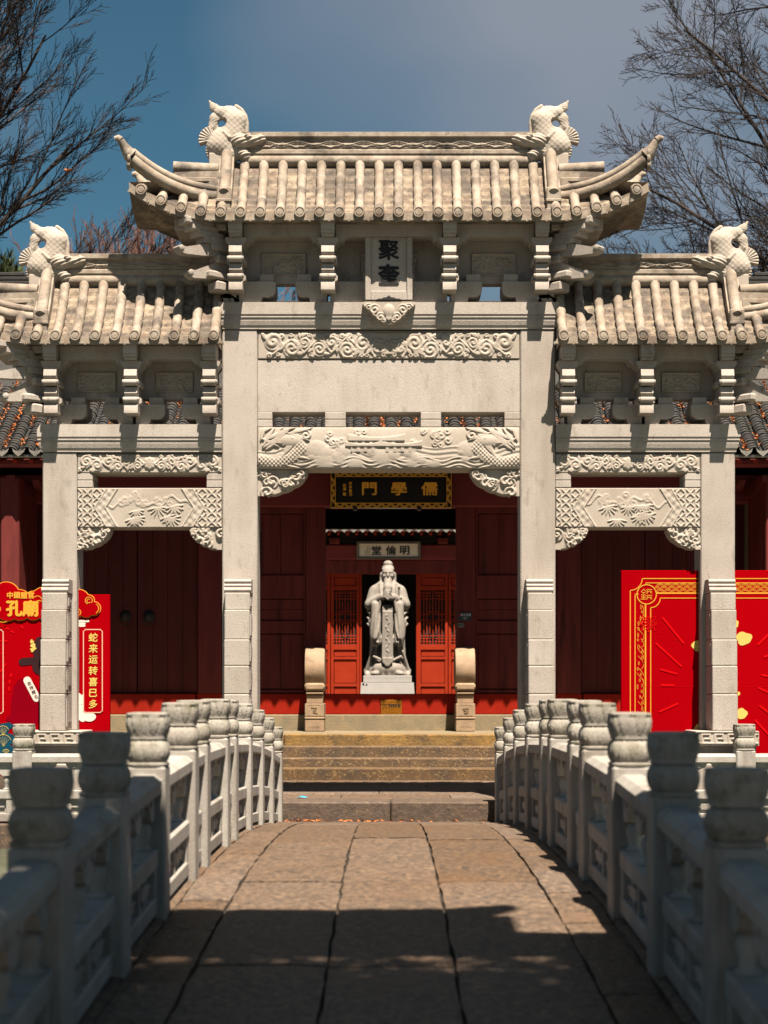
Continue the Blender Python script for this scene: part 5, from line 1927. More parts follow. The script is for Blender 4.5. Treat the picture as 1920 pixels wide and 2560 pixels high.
    # collar edges
    for s in (-1, 1):
        f = smin(f, caps(x, y, z, (s * .17, -.17, 2.08), (s * .13, -.305, 1.75), .03, .025), .015)
    # hands laid over each other, fingers pointing up and inward
    palmR = ell(x, y, z, (-.085, -.405, 1.78), (.085, .05, .075))
    palmL = ell(x, y, z, (.07, -.425, 1.765), (.095, .05, .075))
    f = smin(f, smin(palmR, palmL, .01), .01)
    for i, L in enumerate((.150, .172, .165, .135)):
        a0 = np.array((.045 - .018 * i * .6, -.462, 1.80 - .036 * i + .02))
        a1 = a0 + np.array((-.70, .05, .62)) * L
        f = np.minimum(f, caps(x, y, z, a0, a1, .0185, .014))
    for i, L in enumerate((.11, .125, .12)):
        a0 = np.array((-.03 + .022 * i, -.43, 1.84))
        a1 = a0 + np.array((.35 + .12 * i, -.02, .80)) * L
        f = np.minimum(f, caps(x, y, z, a0, a1, .018, .013))
    f = np.minimum(f, caps(x, y, z, (.10, -.46, 1.80), (.045, -.475, 1.88), .02, .015))
    # sword pommel at the left breast
    sw = caps(x, y, z, (.25, -.30, 1.74), (.262, -.33, 1.97), .026, .024)
    sw = np.minimum(sw, ell(x, y, z, (.262, -.335, 2.0), (.035, .035, .035)))
    sw = np.minimum(sw, caps(x, y, z, (.19, -.33, 1.77), (.32, -.32, 1.76), .018, .018))
    f = np.minimum(f, sw)
    return f
me = sdf_mesh('statue', statue_f, (-.62, -.58, -.03), (.62, .48, 2.68), .0135, M['statue'])
st = bpy.data.objects.new('statue', me)
link(st, None, (SX, SY, SZ))
st.location = (SX, SY, SZ)
tag(st, 'pale stone statue of a bearded robed scholar with clasped hands in the doorway', 'statue')
pd = thing('statue_pedestal', 'pale two tiered pedestal under the robed statue', 'pedestal', (SX, SY, .9))
MB().box(SX - .545, SX + .545, SY - .52, SY + .52, 1.755, 1.905, .008).build('upper_block', M['statuebase'], pd)
q = MB()
q.add([(SX - .65, SY - .68, .9), (SX + .65, SY - .68, .9), (SX + .65, SY + .68, .9), (SX - .65, SY + .68, .9),
       (SX - .59, SY - .60, 1.752), (SX + .59, SY - .60, 1.752), (SX + .59, SY + .60, 1.752), (SX - .59, SY + .60, 1.752)],
      [(0, 1, 2, 3), (4, 5, 6, 7), (0, 1, 5, 4), (1, 2, 6, 5), (2, 3, 7, 6), (3, 0, 4, 7)])
pb = q.build('lower_block', M['statuebase'], pd)
q = MB()
q.box(SX - .56, SX - .52, SY - .612, SY - .605, 1.69, 1.735)
q.prism([(SX - .495, 1.69), (SX - .445, 1.69), (SX - .47, 1.735)], 'y', SY - .612, SY - .605)
q.build('dark_mark', M['ink'], pb)

# ------------------------------------------------------------------ rear hall
hall = thing('rear_hall', 'red hall with lattice doors and grey drip tiles across the courtyard behind the statue', 'hall', (0, 43, .9))
YH = 43.0
def hb(name, x0, x1, y0, y1, z0, z1, m, c=.006, par=None):
    return MB().box(x0, x1, y0, y1, z0, z1, c).build(name, M[m], par or hall)
hb('lintel', -4, 4, YH - .04, YH + .2, 4.70, 5.07, 'door', .01)
hb('lintel', -4, 4, YH - .10, YH + .2, 5.075, 5.48, 'beam', .03)
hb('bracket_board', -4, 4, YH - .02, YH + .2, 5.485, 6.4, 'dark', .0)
for x in (-1.45, 1.45): hb('bracket_block', x - .14, x + .14, YH - .25, YH, 5.49, 5.66, 'door', .03)
hb('interior_wall', -4, 4, YH + 2.5, YH + 2.6, .9, 5.2, 'dark', 0)
hb('side_wall', -8, -4.0, YH, YH + .3, .9, 6, 'beam', 0)
hb('side_wall', 4.0, 8, YH, YH + .3, .9, 6, 'beam', 0)
hb('hall_step', -4, 4, YH - 1.0, YH, .9, 1.12, 'kerb', .01)

def lattice_leaf(x0, x1):
    g = node('lattice_door', hall)
    w = x1 - x0
    f = .075
    q = MB()
    q.box(x0, x0 + f, YH, YH + .07, 1.12, 4.70, .004); q.box(x1 - f, x1, YH, YH + .07, 1.12, 4.70, .004)
    for z0, z1 in ((4.61, 4.70), (4.27, 4.37), (2.66, 2.80), (2.40, 2.47), (1.67, 1.75), (1.12, 1.25)):
        q.box(x0 + f, x1 - f, YH, YH + .07, z0, z1, .004)
    q.build('frame', M['halldoor'], g)
    for z0, z1 in ((4.37, 4.61), (2.47, 2.66), (1.75, 2.40), (1.25, 1.67)):
        MB().box(x0 + f + .012, x1 - f - .012, YH + .03, YH + .06, z0 + .012, z1 - .012, .01).build('panel', M['halldoor'], g)
    lz0, lz1 = 2.80, 4.27
    q = MB()
    a, c = x0 + f, x1 - f
    ww = c - a
    y0, y1 = YH + .02, YH + .042
    t = .011
    nbar = 8
    for i in range(1, nbar):
        xx = a + ww * i / nbar
        if i in (3, 5):
            q.box(xx - t, xx + t, y0, y1, lz0, lz0 + .12); q.box(xx - t, xx + t, y0, y1, lz1 - .12, lz1)
            q.box(xx - t, xx + t, y0, y1, lz0 + .30, (lz0 + lz1) / 2 - .14); q.box(xx - t, xx + t, y0, y1, (lz0 + lz1) / 2 + .14, lz1 - .30)
        else:
            q.box(xx - t, xx + t, y0, y1, lz0, lz1)
    for zz in (lz0 + .08, lz0 + .16, lz0 + .24, (lz0 + lz1) / 2 - .08, (lz0 + lz1) / 2 + .08, lz1 - .24, lz1 - .16, lz1 - .08):
        q.box(a, a + ww * .42, y0 + .003, y1 - .003, zz - t, zz + t); q.box(c - ww * .42, c, y0 + .003, y1 - .003, zz - t, zz + t)
    for zz in (lz0 + .24, (lz0 + lz1) / 2 - .14, (lz0 + lz1) / 2 + .14, lz1 - .24):
        q.box(a + ww * .25, c - ww * .25, y0 + .004, y1 - .004, zz - t, zz + t)
    q.build('lattice', M['halldoor'], g)
    MB().box(a, c, YH + .075, YH + .08, lz0, lz1).build('dark_backing', M['dark'], g)  # near-black sheet stands for the dim interior behind the lattice
for x0, x1 in ((-1.555, -.79), (-2.36, -1.575), (-3.16, -2.38), (.785, 1.585), (1.605, 2.39), (2.41, 3.2)):
    lattice_leaf(x0, x1)
for x in (-.755, .762): hb('door_post', x - .025, x + .025, YH - .01, YH + .1, .9, 4.70, 'halldoor', .004)
# roof of the hall
HE, HZ = 41.95, 5.80
hr = node('roof', hall)
X, TT = np.meshgrid(np.linspace(-8.5, 8.5, 2), np.linspace(0, 1, 9), indexing='ij')
for sd in (-1, 1):
    Y = 46.0 + sd * (46.0 - HE) * (1 - TT)
    Z = HZ + 2.9 * (.8 * TT + .2 * TT ** 2)
    grid('roof_slope', X, Y, Z + .03, M['tile'], hr, smooth=False, flip=sd > 0)
    grid('roof_soffit', X, Y, Z - .06, M['leafdoor'], hr, smooth=False, flip=sd < 0)
DT2 = MB().prism([(a * .98, b) for a, b in _d], 'y', 0, -.014).mesh('drip_tile', M['driptile'])
HT = arc_tile(.095, .085, .5).mesh('roof_tile', M['driptile'], smooth=50)
for i in range(-15, 16):
    x = i * .243 + .05
    place('drip_tile', DT2, hr, (x, HE - .02, HZ + .02), (-.2, 0, 0))
    place('roof_tile', HT, hr, (x + .1215, HE - .01, HZ + .035), (R(32), 0, 0))
    place('rafter', RA, hr, (x + .08, HE + .08, HZ - .12), (R(20), 0, 0))
hb('eaves_batten', -6, 6, HE + .02, HE + .06, HZ - .05, HZ + .03, 'white', .003, hr)

hs = thing('hall_name_board', 'white name board with black characters in a pewter frame under the rear eaves', 'name board', (0, 42.8, 5.1))
MB().box(-.80, .79, 42.82, 42.87, 5.13, 5.50).build('board', M['white'], hs)
q = MB()
for a, b_, c, d in ((-.86, .85, 5.49, 5.56), (-.86, .85, 5.08, 5.15), (-.86, -.79, 5.152, 5.488), (.78, .85, 5.152, 5.488)): q.box(a, b_, 42.79, 42.88, c, d, .012)
q.build('frame', M['silver'], hs)
q = MB()
for i in range(26):
    x = -.84 + i * .066
    for z0, z1 in ((5.495, 5.555), (5.085, 5.145)): ribbon(q, [(x, z0), (x + .03, z1), (x + .06, z0)], .012, 42.787)
q.build('frame_ornament', M['ink'], hs, recalc=False)
for ch, sx_ in (('堂', 942), ('倫', 980), ('明', 1015)):
    text('black_character', ch, .26, M['ink'], hs, (sx_ - 974) * 4 / 372 * .965, 42.817, 5.315, sx=1.12, bold=.007, ext=.002)
q = MB()
for x, z0, z1 in ((-.52, 5.20, 5.43), (-.575, 5.20, 5.43), (-.63, 5.20, 5.30)):
    z = z1
    while z > z0:
        h_ = rl.uniform(.012, .024)
        q.box(x - rl.uniform(.008, .018), x + rl.uniform(.008, .018), 42.813, 42.817, z - h_ * .5, z)
        if rl.random() < .6: q.box(x - .004, x + .004, 42.8135, 42.8165, z - h_ - .006, z - h_ * .5)
        z -= h_ + .012
q.build('small_inscription', M['ink'], hs)
# ------------------------------------------------------------------ festive boards behind the archway
YBD = 19.33
bd = thing('festive_board', 'large red board with gold border lines and yellow blobs behind the right outer pillar', 'display board', (4.6, YBD, .25))
BX, BZ = 2.808, 3.031
for a, c in ((BX, 3.741), (4.158, 6.6)): MB().box(a, c, YBD, YBD + .06, .60, BZ, .004).build('board', M['pred'], bd)
for x in (3.3, 4.9, 6.4): MB().box(x - .03, x + .03, YBD + .062, YBD + .12, .0, 2.6).build('support_leg', M['greypost'], bd)
K = .001111
def bp_(px, py): return (BX + (px - 62) * K, BZ - (py - 110) * K)
yp = YBD - .004
q = MB()
RT = 3600
def line(pts, w): ribbon(q, [bp_(*p) for p in pts], w * K, yp)
c0 = arc(160, 200, 130, 0, 0)
line([(160, 2400), (160, 328)], 9)
line([(160, 328)] + [(160 + 130 * math.sin(a), 200 + 128 * math.cos(a)) for a in np.linspace(0, PI / 2, 9)][0:] + [(290, 200)], 9)
line([(290, 200), (RT, 200)], 9)
line([(212, 2400), (212, 368)], 9); line([(208, 368), (250, 368)], 9)
line([(325, 2400), (325, 470)], 15)
line([(330, 275), (330, 247)], 9); line([(330, 247), (RT, 247)], 9)
line([(440, 358), (RT, 358)], 15)
line([(382, 2400), (382, 516)], 9)
line([(382, 516)] + [(382 + 104 * math.sin(a), 412 + 104 * math.cos(a)) for a in np.linspace(0, PI / 2, 9)] + [(486, 412)], 9)
line([(486, 412), (RT, 412)], 9)
ribbon(q, arc(*bp_(338, 372), 105 * K, 0, 355, 40), 10 * K, yp - .001, True)
# seal script inside the circle
for pts in ([(278, 345), (308, 312), (328, 340)], [(285, 352), (325, 352)], [(278, 378), (326, 378)], [(303, 352), (303, 422)], [(284, 392), (290, 412)], [(322, 392), (316, 412)], [(274, 424), (328, 424)],
            [(335, 322), (395, 318)], [(335, 345), (395, 338)], [(350, 312), (348, 352), (335, 366)], [(372, 330), (385, 358), (396, 352)],
            [(335, 388), (395, 382)], [(335, 408), (395, 402)], [(350, 378), (348, 414), (335, 428)], [(372, 396), (385, 424), (396, 418)]):
    line(pts, 7)
q.build('gold_lines', M['pgold'], bd, recalc=False)
q = MB()
for row in range(4):
    for i in range(-1, 60):
        cx = 400 + i * 84 + (row % 2) * 42
        cz = 262 + row * 30
        for r in (40, 28, 16):
            pts = [(cx + r * math.cos(a), cz + 18 - r * .72 * math.sin(a)) for a in np.linspace(.1, PI - .1, 8)]
            pts = [p for p in pts if 254 < p[1] < 349 and p[0] > 425 and p[0] < RT]
            if len(pts) > 2: ribbon(q, [bp_(*p) for p in pts], 3.5 * K, yp)
q.build('wave_pattern', M['pgold'], bd, recalc=False)
q = MB()
rb = random.Random(5)
for i in range(26):
    z = 480 + i * 62
    a = rb.uniform(-1, 1)
    pts = [(222 + 88 * (.5 + .45 * math.sin(a + t * 2.2)), z + 95 * t) for t in np.linspace(0, 1, 8)]
    ribbon(q, [bp_(*p) for p in pts], 4 * K, yp)
    x0, ln, w = rb.uniform(235, 290), rb.uniform(30, 60), rb.uniform(6, 12)
    ribbon(q, [bp_(x0 + w * math.sin(t), z + ln * t / PI) for t in np.linspace(0, PI, 7)], 3.5 * K, yp)
    ribbon(q, [bp_(x0 - w * math.sin(t) * .6, z + ln * t / PI) for t in np.linspace(0, PI, 7)], 3.5 * K, yp)
q.build('plant_pattern', M['pgold'], bd, recalc=False)
q = MB()
for (a, b_) in (((515, 628), (738, 900)), ((443, 905), (715, 1152)), ((492, 1187), (660, 1233)), ((500, 1356), (634, 1358)), ((480, 1645), (675, 1560)),
                ((1550, 915), (1750, 720)), ((1620, 1050), (1800, 990)), ((1595, 1250), (1760, 1275)), ((1560, 1390), (1780, 1490)), ((1570, 1585), (1760, 1730)), ((1520, 1740), (1760, 2000))):
    q = MB()
    ribbon(q, [bp_(*a), bp_(*b_)], 24 * K, yp - .001)
    for e in (a, b_): blob(q, *bp_(*e), 12 * K, 12 * K, yp - .0012, 10)
    q.build('bright_ray', M['pred2'], bd, recalc=False)
for j, (px, py, rx, rz) in enumerate(((885, 930, 55, 60), (1395, 850, 85, 72), (1315, 690, 22, 40), (1340, 1450, 14, 22), (1375, 1668, 55, 60), (890, 1835, 35, 50), (1345, 1830, 14, 40))):
    q = MB()
    blob(q, *bp_(px, py), rx * K, rz * K, yp - .0005 * (j % 2), 22, .10, j)
    q.build('yellow_blob', M['pyell'], bd, recalc=False)

q = MB()
ribbon(q, [bp_(270, 1374), bp_(RT, 1374)], 2.2 * K, yp - .0004)
for a, b_ in (((470, 782), (540, 790)), ((500, 755), (530, 758)), ((610, 860), (690, 868)), ((650, 885), (668, 880)), ((665, 1615), (690, 1640))): ribbon(q, [bp_(*a), bp_(*b_)], 2.0 * K, yp - .0004)
q.build('panel_seam', M['pred2'], bd, recalc=False)
q = MB()
cx, cz = bp_(357, 690)
for i in range(5):
    o = (i - 2) * 17 * K
    ribbon(q, [(cx - 50 * K + o, cz - 50 * K - o), (cx + 50 * K + o, cz + 50 * K - o)], 9 * K, yp - .002)
    ribbon(q, [(cx - 50 * K + o, cz + 50 * K + o), (cx + 50 * K + o, cz - 50 * K + o)], 9 * K, yp - .0022)
for sx_ in (-1, 1):
    ribbon(q, arc(cx + sx_ * 62 * K, cz + 2 * K, 26 * K, 0, 345, 14), 9 * K, yp - .002, True)
    ribbon(q, arc(cx + sx_ * 55 * K, cz + 58 * K, 20 * K, 0, 345, 14), 8 * K, yp - .002, True)
    ribbon(q, [(cx + sx_ * 60 * K, cz - 30 * K), (cx + sx_ * 72 * K, cz - 78 * K)], 12 * K, yp - .002)
ribbon(q, [(cx, cz - 50 * K), (cx, cz - 95 * K)], 22 * K, yp - .002)
q.build('knot_print', M['pred2'], bd, recalc=False)

ld = thing('festive_board', 'red board topped by a gold edged cloud, with a framed column of gold characters, left', 'display board', (-4.6, YBD, .25))
k = .0010083
def lp(px, py): return (-4.714 + k * px, 2.967 - k * py)
X1, ZT = lp(1332, 226)
for a, c in ((-6.4, -4.158), (-3.741, X1)): MB().box(a, c, YBD, YBD + .06, .55, ZT, .004).build('board', M['pred'], ld)
for x in (-6.2, -5.0, -3.7): MB().box(x - .03, x + .03, YBD + .062, YBD + .12, .0, 2.4).build('support_leg', M['greypost'], ld)
clouds = [(95, 235, 155), (250, 300, 130), (420, 300, 110), (110, 390, 150), (260, 410, 125), (420, 420, 112), (560, 330, 190), (700, 300, 190), (840, 330, 180), (560, 440, 95), (700, 450, 90), (840, 440, 100),
          (960, 300, 132), (1080, 300, 66), (1140, 395, 80), (1055, 425, 75), (930, 420, 85), (-40, 380, 120)]
def cloud_layer(name, grow, y0, y1, m):
    q = MB()
    for j, (px, py, r) in enumerate(clouds):
        x, z = lp(px, py)
        d = .0003 * (j % 9)
        q.lathe([((r + grow) * k, y1), ((r + grow) * k, y0 - d)], x, z, 36, axis='y')
    return q.build(name, m, ld)
cloud_layer('cloud_backing', 9, YBD - .012, YBD - .002, M['pgold'])
cloud_layer('cloud_face', 0, YBD - .020, YBD - .010, M['pred'])
q = MB()
yc = YBD - .0245
for px, py, r, a0, a1 in ((1085, 300, 42, -40, 250), (1085, 305, 22, 60, 330), (950, 440, 40, -60, 180), (950, 445, 18, 0, 300), (1140, 395, 62, -60, 60), (470, 300, 55, 20, 140), (490, 360, 60, 0, 120), (60, 470, 90, 190, 300), (0, 400, 30, -90, 120)):
    ribbon(q, arc(*lp(px, py), r * k, a0, a1, 14), 8 * k, yc)
q.build('cloud_scrolls', M['pgold'], ld, recalc=False)
text('gold_heading', '中國鹽官', .083, M['pgold'], ld, *(lambda p: (p[0], YBD - .024, p[1]))(lp(268, 236)), bold=.003, ext=.001, gap=1.02)
text('gold_heading', '孔廟', .20, M['pgold'], ld, *(lambda p: (p[0], YBD - .024, p[1]))(lp(290, 392)), bold=.009, ext=.001, gap=.98)
# framed column of characters
yq = YBD - .004
def frame(px0, px1, py0, py1, w, nt=18):
    a = [(px0 + nt, py0), (px1 - nt, py0), (px1 - nt, py0 + nt * .6), (px1, py0 + nt), (px1, py1 - nt), (px1 - nt, py1 - nt * .6), (px1 - nt, py1), (px0 + nt, py1), (px0 + nt, py1 - nt * .6), (px0, py1 - nt), (px0, py0 + nt), (px0 + nt, py0 + nt * .6)]
    return [lp(*p) for p in a]
q = MB()
x0, z0 = lp(1024, 652); x1, z1 = lp(1238, 1634)
q.add([(x0, YBD - .0088, z1), (x1, YBD - .0088, z1), (x1, YBD - .0088, z0), (x0, YBD - .0088, z0)], [(0, 1, 2, 3)])
q.build('column_panel', M['pred'], ld, recalc=False)
q = MB()
ribbon(q, frame(1018, 1244, 646, 1640, 9), 10 * k, YBD - .0092, True)
q.build('cream_frame', M['ppink'], ld, recalc=False)
q = MB()
ribbon(q, frame(-200, 55, 650, 1650, 9), 10 * k, yq - .001, True)
q.build('cream_frame', M['ppink'], ld, recalc=False)
for i, ch in enumerate('蛇来运转喜巳多'):
    x, z = lp(1134, 740 + i * 133)
    text('gold_character', ch, .112, M['pyell'], ld, x, YBD - .0105, z, sx=1.0, bold=.0022, ext=.001, shear=.06)
q = MB()
for px, py, w in ((1000, 545, 150), (985, 575, 90), (985, 600, 86)):
    a, b_ = lp(px - w / 2, py), lp(px + w / 2, py)
    ribbon(q, [a, b_], 26 * k, yq - .0005 * (w > 100))
    for e in (a, b_): blob(q, *e, 13 * k, 13 * k, yq - .0007 - .0002 * (w > 88), 12)
q.build('white_cloudlet', M['pwhite'], ld, recalc=False)
q = MB()
for i in range(5):
    a = i * 1.2566 + .3
    px, py = 1000 + 95 * math.cos(a), 1550 + 105 * math.sin(a)
    blob(q, *lp(px, py), 95 * k, 62 * k, yq - .0012 - .0003 * i, 18, .05, i, -a)
blob(q, *lp(1090, 1690), 75 * k, 60 * k, yq - .003, 18, .03, 7)
q.build('white_flower', M['pwhite'], ld, recalc=False)
q = MB()
for j, (px, py, r) in enumerate(((60, 1830, 75), (120, 1800, 50), (15, 1960, 85), (110, 1960, 90), (60, 2060, 95), (140, 2090, 60), (-40, 1900, 80))):
    blob(q, *lp(px, py), r * k, r * k * .85, yq - .001 - .0004 * j, 22, .05, j)
q.build('teal_fans', M['pteal'], ld, recalc=False)
q = MB()
for px, py, r in ((60, 2000, 95), (55, 1870, 70), (90, 2120, 40)):
    ribbon(q, arc(*lp(px, py), r * k, 20, 165, 14), 6 * k, yq - .006)
    for a in range(30, 160, 22):
        x, z = lp(px, py)
        ribbon(q, [(x, z - .05), (x + r * .8 * k * math.cos(R(a)), z + r * .8 * k * math.sin(R(a)))], 2.5 * k, yq - .0062)
q.build('fan_outlines', M['pyell'], ld, recalc=False)
q = MB()
for i in range(6):
    for j in range(3):
        a = 100 + i * 26 + j * 5
        rr = 330 + j * 75
        px, py = 330 + rr * math.cos(R(a)) * .85, 940 - rr * math.sin(R(a))
        if py > 545: blob(q, *lp(px, py), 30 * k, 12 * k, yq, 12, 0, 0, R(a + 90 - 60))
q.build('bright_dashes', M['pred2'], ld, recalc=False)
q = MB()
blob(q, *lp(330, 1560), 190 * k, 330 * k, yq - .0002, 24, .04, 3)
blob(q, *lp(230, 1720), 130 * k, 70 * k, yq - .0004, 20, .05, 6)
q.build('deep_red_robe', M['pred3'], ld, recalc=False)
q = MB()
a, b_ = lp(285, 1035), lp(520, 1010)
ribbon(q, [a, b_], 90 * k, yq - .001)
blob(q, *a, 45 * k, 45 * k, yq - .0012, 16)
blob(q, *lp(500, 880), 92 * k, 150 * k, yq - .0014, 20)
blob(q, *lp(500, 1080), 98 * k, 110 * k, yq - .0016, 20)
q.build('dark_hat', M['pdark'], ld, recalc=False)
q = MB()
for px, py, r in ((400, 790, 22), (415, 840, 30), (405, 890, 24), (430, 870, 22)): blob(q, *lp(px, py), r * k, r * k * 1.1, yq - .003 - .0002 * (r % 5), 9, .2, px)
q.build('gold_ornament', M['pyell'], ld, recalc=False)
q = MB()
a, b_ = lp(345, 1255), lp(455, 1465)
ribbon(q, [a, b_], 92 * k, yq - .004)
blob(q, *a, 46 * k, 46 * k, yq - .0042, 16); blob(q, *b_, 46 * k, 46 * k, yq - .0042, 16)
q.build('white_paddle', M['pwhite'], ld, recalc=False)
for i, ch in enumerate('金榜題名'):
    x, z = lp(368 + i * 27, 1290 + i * 54)
    text('paddle_lettering', ch, .052, M['ink'], ld, x, YBD - .0095, z, ext=.0005, rot=R(20))

# ------------------------------------------------------------------ trees
def grow_tree(rg, limbs, maxlev, nch, shrink, wob, pull, tw, spread=(22, 48), seg=.35, ratio=.45):
    """returns thick wood and fine twigs; limbs = [(start, direction, length, radius)]"""
    wood, tg = MB(), MB()
    ends = []
    def rot(d):
        ax = Vector((rg.gauss(0, 1), rg.gauss(0, 1), rg.gauss(0, 1))).cross(d)
        if ax.length < 1e-3: ax = Vector((1, 0, 0))
        return (Matrix.Rotation(R(rg.uniform(*spread)), 3, ax.normalized()) @ d).normalized()
    def grow(p, d, L, r, lev):
        n = max(3, min(9, int(L / seg) + 1))
        pts, rad = [p.copy()], [r]
        dirs = [d.copy()]
        for i in range(n):
            d = (d + Vector((rg.gauss(0, wob), rg.gauss(0, wob), rg.gauss(0, wob))) + pull * (.05 + .03 * lev)).normalized()
            p = p + d * (L / n)
            pts.append(p.copy()); dirs.append(d.copy())
            rad.append(max(tw, r * (1 - .72 * (i + 1) / n)))
        (wood if r > .022 else tg).tube(pts, rad, 7 if r > .06 else (5 if r > .022 else 3), cap=False)
        if lev >= maxlev:
            ends.append(pts[-1]); return
        c = nch[min(lev, len(nch) - 1)]
        for j in range(c):
            t = (.18 + .80 * (j + rg.random()) / c) if lev else (.22 + .76 * (j + rg.random()) / c)
            i = min(n - 1, int(t * n))
            f = t * n - i
            q = pts[i].lerp(pts[i + 1], min(1, f))
            grow(q, rot(dirs[i + 1]), L * shrink * rg.uniform(.65, 1.15) * (1.1 - .45 * t), max(tw, rad[i] * rg.uniform(ratio, ratio + .2)), lev + 1)
    for s_, d, L, r in limbs: grow(Vector(s_), Vector(d).normalized(), L, r, 0)
    return wood, tg, ends

def tree(label, base, trunk, limbs, seed, maxlev, nch, shrink, wob, pull, tw=.0055, leaves=0, m='twig', **kw):
    rg = random.Random(seed)
    t = thing('bare_tree', label, 'tree', base, kw.pop('group', None))
    wood, tg, ends = grow_tree(rg, limbs, maxlev, nch, shrink, wob, Vector(pull), tw, **kw)
    q = MB()
    q.tube(trunk[0], trunk[1], 10)
    q.v += []
    o = len(q.v)
    q.v.extend(wood.v); q.f.extend([tuple(i + o for i in f) for f in wood.f])
    q.build('trunk', M['bark'] if m == 'twig' else M[m], t, smooth=60, recalc=False)
    tg.build('crown', M[m], t, recalc=False)
    if leaves:
        q = MB()
        for e in rg.sample(ends, min(leaves, len(ends))):
            for _ in range(3): leaf_at(q, e.x + rg.gauss(0, .03), e.y, e.z + rg.gauss(0, .03), .07, 1.2)
        q.build('dry_leaves', M['leaf'], t, recalc=False)
    return t

# left tree: limbs sweep up and to the right from a trunk beyond the left edge
lb = Vector((-13.2, 36, .9))
tree('large bare tree reaching up and right behind the left roof', lb,
     ([(-13.2, 36, .9), (-13.1, 36, 4), (-12.7, 36, 7.5), (-12.4, 36, 10.5)], [.42, .36, .30, .22]),
     [((-12.9, 36, 6.0), (.80, -.1, .66), 8.3, 0.122), ((-12.7, 36, 7.6), (.74, .1, .78), 8.6, 0.122), ((-12.6, 36.1, 9.0), (.66, -.15, .86), 8.6, 0.115), ((-12.5, 36, 10.2), (.55, .15, 1.0), 8.0, 0.108),
      ((-12.5, 36, 10.4), (.25, -.1, 1.0), 8.0, 0.108), ((-12.9, 36, 6.8), (.85, .3, .50), 6.6, 0.086), ((-13.0, 36, 5.2), (.9, .1, .42), 5.6, 0.079), ((-12.4, 36, 10.5), (.8, .25, .75), 7.6, 0.094)],
     31, 3, [15, 12, 9], .42, .055, (.35, 0, .55), .0065, 12, spread=(16, 42))
rb_ = Vector((13.2, 35, .9))
tree('large bare tree reaching up and left behind the right roof', rb_,
     ([(13.2, 35, .9), (13.0, 35, 4), (12.4, 35, 7.5), (11.6, 35, 10.0), (11.0, 35, 12.5)], [.44, .38, .32, .25, .18]),
     [((12.8, 35, 5.6), (-.92, -.1, .50), 7.6, 0.094), ((12.5, 35, 7.0), (-.86, .15, .52), 8.2, 0.101), ((12.3, 35.1, 8.2), (-.80, -.15, .62), 8.2, 0.101), ((11.8, 35, 9.6), (-.78, .1, .64), 8.0, 0.094),
      ((11.5, 35, 10.6), (-.62, -.15, .80), 7.6, 0.094), ((11.1, 35, 12.0), (-.45, .1, .95), 7.0, 0.094), ((11.1, 35, 12.2), (.2, .1, 1.0), 6.0, 0.086), ((12.9, 35, 5.0), (-.95, .25, .30), 6.4, 0.065),
      ((11.8, 35, 9.4), (-.95, .2, .28), 7.0, 0.065), ((12.2, 35, 8.0), (-.97, -.1, .18), 6.2, 0.058)],
     47, 3, [15, 12, 9], .41, .07, (-.25, 0, .35), .0058, 14, spread=(22, 54))

# unseen evergreen added above the camera, crown shaped to shade the start of the bridge
rg = random.Random(19)
ev = thing('shade_tree', 'unseen leafy evergreen added on the near bank to shade the start of the bridge', 'tree', (6.2, .8, 0))
q = MB()
q.tube([(6.2, .8, 0), (6.1, .8, 2.5), (5.4, 1.0, 5.0), (4.0, 1.3, 7.0)], [.40, .34, .28, .18], 10)
for e in ((1.0, 1.6, 8.6), (-1.2, 1.9, 8.2), (2.6, .6, 9.6), (3.4, 2.2, 8.8), (-.4, .8, 9.6)): q.tube([(4.3, 1.25, 6.6), ((4.3 + e[0]) / 2, (1.25 + e[1]) / 2, 7.4), e], [.14, .10, .04], 6)
q.build('trunk', M['bark'], ev, smooth=60, recalc=False)
q = MB()
for i in range(620):
    u = rg.uniform(-3.9, 5.2)
    c = Vector((u, 3.2 + rg.gauss(0, 1.05), 8.6 + rg.gauss(0, .75) + .1 * u))
    if c.y + c.z / 2.236 > (8.0 if c.x - .133 * c.z < .3 else 7.75): continue
    for j in range(75):
        p = c + Vector((rg.gauss(0, .34), rg.gauss(0, .34), rg.gauss(0, .26)))
        leaf_at(q, p.x, p.y, p.z, rg.uniform(.06, .11), .9)
q.build('crown', M['pine'], ev, recalc=False)

# slender reddish trees far behind
rg = random.Random(77)
spots = [(-11.9, 58, 16.6), (-11.2, 60, 17.6), (-10.5, 57, 17.2), (-9.9, 61, 18.6), (-9.3, 58, 18.0), (-8.7, 60, 18.8), (-8.1, 59, 18.5), (-7.5, 61, 18.4), (-12.8, 62, 16.0), (-3.6, 58, 15.4), (3.2, 62, 15.2)]
names = ['shortest reddish slender tree near the green pine', 'reddish slender tree second from the green pine', 'reddish slender bare tree third from the green pine', 'reddish slender bare tree in the middle of the far row',
         'reddish slender tree right of the middle of the far row', 'tallest reddish slender bare tree of the far row', 'reddish slender tree next to the upturned eave', 'reddish slender tree behind the upturned eave',
         'reddish slender tree left of the green pine', 'bare tree seen through the left slot under the main roof', 'bare tree seen through the right slot under the main roof']
for (x, y, h), nm in zip(spots, names):
    limbs = []
    for i in range(11):
        a = i * 2.4
        z = .35 * h + .60 * h * i / 11
        limbs.append(((x, y, z), (.30 * math.cos(a), .30 * math.sin(a), 1.0), h * (1.02 - z / h) * .85 + .5, .05))
    tree(nm, (x, y, 0), ([(x, y, 0), (x, y, h * .5), (x + .1, y, h * .97)], [.16, .10, .02]), limbs, int(h * 10), 2, [9, 6], .34, .05, (0, 0, .5), .012, 0, 'redtwig', spread=(10, 30), group='slender reddish trees in a far row')

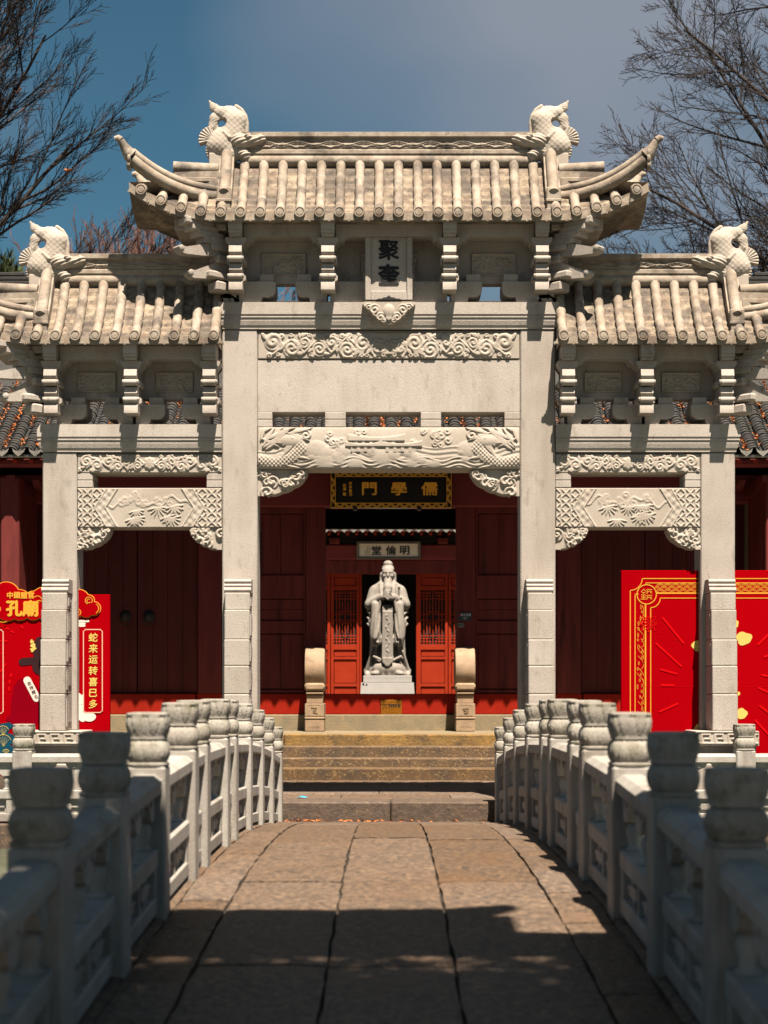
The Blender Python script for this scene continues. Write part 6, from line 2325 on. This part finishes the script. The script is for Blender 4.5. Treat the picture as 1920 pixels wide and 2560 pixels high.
def pine(label, x, y, z0, z1, r, n, seed):
    rg = random.Random(seed)
    t = thing('pine_tree', label, 'tree', (x, y, 0))
    MB().tube([(x, y, 0), (x, y, z1)], [.2, .04], 8).build('trunk', M['bark'], t, recalc=False)
    q = MB()
    for i in range(n):
        z = z0 + (z1 - z0) * rg.random()
        a = rg.uniform(0, 6.28)
        rr = r * (1.05 - .75 * (z - z0) / (z1 - z0)) * rg.random() ** .5
        c = Vector((x + rr * math.cos(a), y + rr * math.sin(a), z + rg.gauss(0, .2)))
        up = Vector((.5 * math.cos(a), .5 * math.sin(a), 1)).normalized()
        for j in range(16):
            d = (up + Vector((rg.gauss(0, .45), rg.gauss(0, .45), rg.gauss(0, .3)))).normalized()
            s_ = d.cross(Vector((.3, .8, .2))).normalized() * .022
            e = c + d * rg.uniform(.22, .42)
            q.add([c - s_, c + s_, e], [(0, 1, 2)])
    q.build('crown', M['pine'], t, recalc=False)
pine('green pine rising beside the left stone fish ornament', -10.6, 44, 9.0, 13.2, 1.5, 420, 3)
pine('green pine showing behind the right stone fish ornament', 11.3, 44, 8.0, 13.6, 1.4, 380, 4)

# ------------------------------------------------------------------ fallen leaves and a scrap of litter
q = MB()
for i in range(150):
    x = rl.choice([rl.uniform(-1.28, 1.25), rl.gauss(-.35, .35), rl.gauss(-1.0, .15)])
    if abs(x) > 1.28: continue
    leaf_at(q, x, 19.03 - abs(rl.gauss(0, .035)), dz(18.9) + .012 + rl.uniform(0, .03), rl.uniform(.015, .04), .6)
for i in range(40):
    leaf_at(q, rl.uniform(-1.2, 1.2), rl.uniform(12, 18.8), 0, .0, .1) if False else None
tag(q.build('fallen_leaves', M['leaf'], recalc=False), kind='stuff')
q = MB()
lx, ly = -1.075, 19.66
pts = [(lx - .07, ly, .256), (lx - .02, ly - .04, .275), (lx + .05, ly - .03, .262), (lx + .08, ly + .02, .268), (lx + .01, ly + .05, .259), (lx - .04, ly + .03, .270), (lx + .01, ly, .288)]
q.add(pts, [(0, 1, 6), (1, 2, 6), (2, 3, 6), (3, 4, 6), (4, 5, 6), (5, 0, 6)])
tag(q.build('wrapper', M['litter'], recalc=False), 'small crumpled light blue wrapper lying on the paving before the steps', 'litter')
